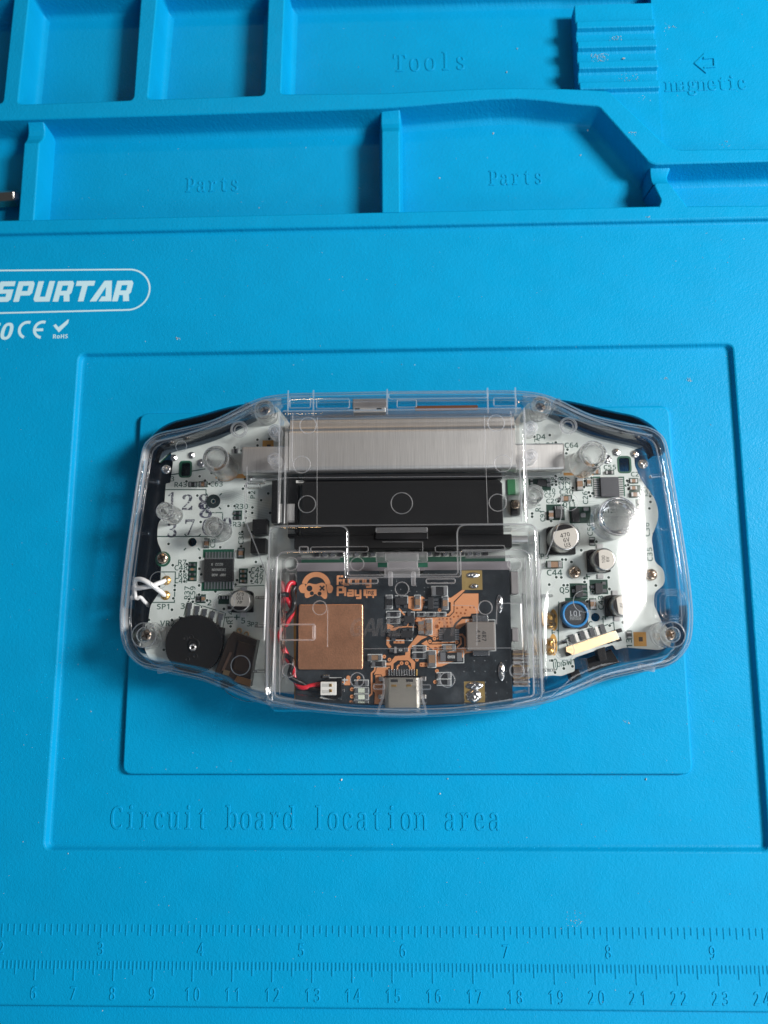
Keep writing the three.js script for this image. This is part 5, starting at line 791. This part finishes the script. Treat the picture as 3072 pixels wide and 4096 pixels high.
// slanted inner walls beside the top screws, small loops, ribs
for (const s of [-1, 1]) {
  const w = [[s * 63, -26.9], [s * 57, -28.2], [s * 51, -30.2], [s * 45.5, -32.6], [s * 40, -35.4], [s * 35.5, -37.4], [s * 31, -37.6]];
  const W = new THREE.CatmullRomCurve3(w.map((q) => V(q[0], 0, q[1]))).getPoints(40).map((v) => [v.x, v.z]);
  obj('slanted_wall', loft([at(W, 9.2), at(W, 16.6), at(W.map((q) => [q[0], q[1] - 0.25]), 17), at(W.map((q) => [q[0], q[1] - 0.9]), 17), at(W.map((q) => [q[0], q[1] - 1.1]), 16.6), at(W.map((q) => [q[0], q[1] - 1.1]), 11)], false), clearSheet, shell);
  const hq = s < 0 ? [-42.66,-31.56] : [43.12,-31.48];
  obj('loop', [ring(hq[0], 12.4, hq[1], 2.0, 0.32), ring(hq[0], 11.8, hq[1], 1.35, 0.2)], clearLine, shell); obj('wall_edge', tube(W.filter((q, i) => i % 2 === 0).map((q) => [q[0], 17.05, q[1] - 0.5]), 0.22), clearLine, shell);
  obj('small_rib', [box(s * 38.4, 12, -36.2, 0.7, 5, 3.2, s * 0.4, 0.2), box(s * 40.2, 12, -36.8, 1.6, 4, 2.2, s * 0.4, 0.3)], clearCore, shell);
  obj('side_clip', box(s * 65.6, 9.4, -18.4, 3.6, 2.4, 1.0, s * 0.15, 0.35), clearEdge, shell);
  obj('cross_rib', box(s * 67.6, 9.4, -4.6, 3.4, 1.2, 0.7, 0, 0.25), clearEdge, shell);
}
for (const q of [[-36.65,-16.84],[-37.82,-15.63]]) obj('small_rib', box(q[0], 15, q[1], q[0] < -35 ? 3.6 : 1.2, 3, q[0] < -35 ? 1.2 : 5, 0, 0.3), clearPost, shell);
edgeLine([[-39.14,-20.4], [-38.97,-11.33]], 18, 0.12);
// top shelf: pockets behind the shield, link port and infrared pieces
for (const r of [[-26.36,-38.01,5.38,2.96], [-17.82,-37.53,8.58,2.46], [9.5,-39.41,25.7,1.58], [26.7,-37.45,5.77,2.14], [1.34,-37.32,4.98,1.95]]) obj('moulded_frame', poly(rounded(rect(...r), 0.3, 2), 0.17, 14.6, true), clearLine, shell);
for (const [x, y0, y1] of [[-29.51,-38.05, 0, 0], [-22.9,-37.96, 0, 0], [-3.73,-37.7, 0, 0], [22.24,-37.68, 0, 0], [29.4,-37.58, 0, 0]].map((v) => [v[0], 0, 0])) edgeLine([[x, -41.2], [x, -34.4]], 14.8, 0.22);
{ const r = [-8.52,-38.74,9.21,4.29]; const t = Bd('link_port', rb([r[0], r[1] - 0.3, r[2], r[3] - 1.4], 6.5, 3, 0.3), greyPlastic, 'grey metal link port at the upper edge'); obj('port_shell', rb([r[0], r[1] + 1.9, r[2] - 0.6, 1.4], 8, 3, 0.2), steel, t); for (const d of [-3.2, 2.6]) obj('slot', box(r[0] + d, 11.02, r[1] + 1.7, 1.3, 0.05, 0.6), chipBlack, t); }
Bd('ribbon_cable', slab(rounded(rect(...[11.88,-37.7,16.7,1.31]), 0.3, 2), 8.8, 9.1), std(lin(0.16, 0.055, 0.02), 0.4), 'brown flexible ribbon behind the shield');
// strap loop at the right edge, catch on the lower edge
{ const q = [67.14,14.94]; obj('strap_loop', [poly(rounded(rect(q[0] - 0.3, q[1], 4.6, 5.8), 1.6, 5), 0.75, 12.3, true), poly(rounded(rect(q[0] - 1.2, q[1], 7.4, 7.4), 2.2, 5), 0.5, 13.2, true)], clearCore, shell); }
obj('catch', slab([[43.46,27.86],[45.05,27.74],[45.95,33.83],[45,34.47]], 5, 13, [], 0.2), clearCore, shell); obj('catch', slab([[53.74,24.77],[55.06,24.65],[55.8,30.5],[55.12,30.89]], 5, 13, [], 0.2), clearCore, shell);
obj('catch', box(-60.6, 7.5, 30.2, 3.6, 3, 1.4, 0.24, 0.3), clearLine, shell); obj('catch', box(60.6, 7.5, 30.2, 3.6, 3, 1.4, -0.24, 0.3), clearLine, shell);
{ const q = [-40.91,36.09]; const g = ring(q[0], 0, q[1], 4.2, 0.35); g.translate(-q[0], 0, -q[1]); g.scale(1, 1, 0.36); g.rotateY(-0.36); g.translate(q[0], 10.5, q[1]); obj('socket_rim', g, clearEdge, shell); }

// ====================================================================== dust and crumbs lying on the mat
{
  const g = new THREE.IcosahedronGeometry(0.0005, 0), spots = [], put = (x, y, z, s) => spots.push([x, y, z, s]);
  const levelAt = (x, z) => { const inR = (a, b, c, d) => x > a && x < b && z > c && z < d; if (inR(-73.5, 73.5, -40, 57)) return 0; if (inR(-91.3, 91.3, -57, 75)) return -1.5; if (z > 114) return -1.5; if (z > -93) return 0; if (inR(-106, -8, -129, -101) || inR(4, 45, -129, -102)) return DEEP; if (inR(-32, 50, -168, -139)) return DEEP; if (inR(79, 130, -168, -118)) return -2; return null; };
  const inCase = (x, z) => Math.abs(x) < 74 && z > -43 && z < 44;
  for (let i = 0; i < 1100; i++) { const x = (rnd() - 0.5) * 260, z = -170 + rnd() * 290, y = levelAt(x, z); if (y === null || inCase(x, z)) continue; put(x, y, z, 0.12 + rnd() * rnd() * 0.4); }
  const cluster = (q, n, s, y) => { for (let i = 0; i < n; i++) put(q[0] + (rnd() + rnd() - 1) * s, y, q[1] + (rnd() + rnd() - 1) * s * 0.7, 0.15 + rnd() * 0.4); };
  cluster([60.37,-149.13], 90, 3.2, -1.2); cluster([65.14,-154.84], 35, 2.6, -1.2); cluster([68.57,-141.94], 40, 4.5, -1.2); cluster([72.34,-136.1], 20, 4, -1.2); cluster([82.28,-159.12], 16, 2.4, -2); cluster([95.29,-120.02], 12, 2, -2);
  cluster([70.57,-95.41], 10, 0.9, RIM); cluster([67.79,-121.99], 10, 1.6, RIM); cluster([80.21,-48.02], 14, 1.2, -1.5); cluster([73.86,-48.65], 10, 0.8, -1.5); cluster([-63.67,-61.96], 14, 0.9, 0); cluster([42.34,92.14], 30, 3.2, 0); cluster([57.23,44.29], 10, 0.8, 0);
  for (const q of [[28.4,-128.46],[54.29,-120.53],[11.9,-114.07],[36.51,-157],[33.07,-149.03],[56.88,-128.67],[63.8,-128.11]]) put(q[0], DEEP, q[1], 0.9); put(...[67.2,-148.32].flatMap((v, i) => (i ? [-1.1, v] : [v])), 1.2);
  for (const q of [[11.05,58.64],[62,58.72],[9.02,62.32]]) put(q[0], -1.5, q[1], 0.9); put(...[-16.48,58.89].flatMap((v, i) => (i ? [-1.5, v] : [v])), 1.1);
  const m = new THREE.InstancedMesh(g, std(lin(0.5, 0.52, 0.5), 0.8), spots.length), o = new THREE.Object3D();
  spots.forEach(([x, y, z, s], i) => { o.position.set(x * MM, (y + 0.12 * s) * MM, z * MM); o.rotation.set(rnd() * 6, rnd() * 6, rnd() * 6); const k = s * 0.55; o.scale.set(k * (0.7 + rnd()), k * 0.6, k * (0.6 + rnd() * 0.7)); o.updateMatrix(); m.setMatrixAt(i, o.matrix); const b = 0.7 + rnd() * 0.6; m.setColorAt(i, lin(0.9 * b, 0.92 * b, 0.9 * b)); });
  m.name = 'dust'; m.castShadow = m.receiveShadow = true; m.userData = { kind: 'stuff', label: 'pale dust and crumbs scattered over the blue mat', category: 'dust' }; scene.add(m);
}
renderer.render(scene, camera);
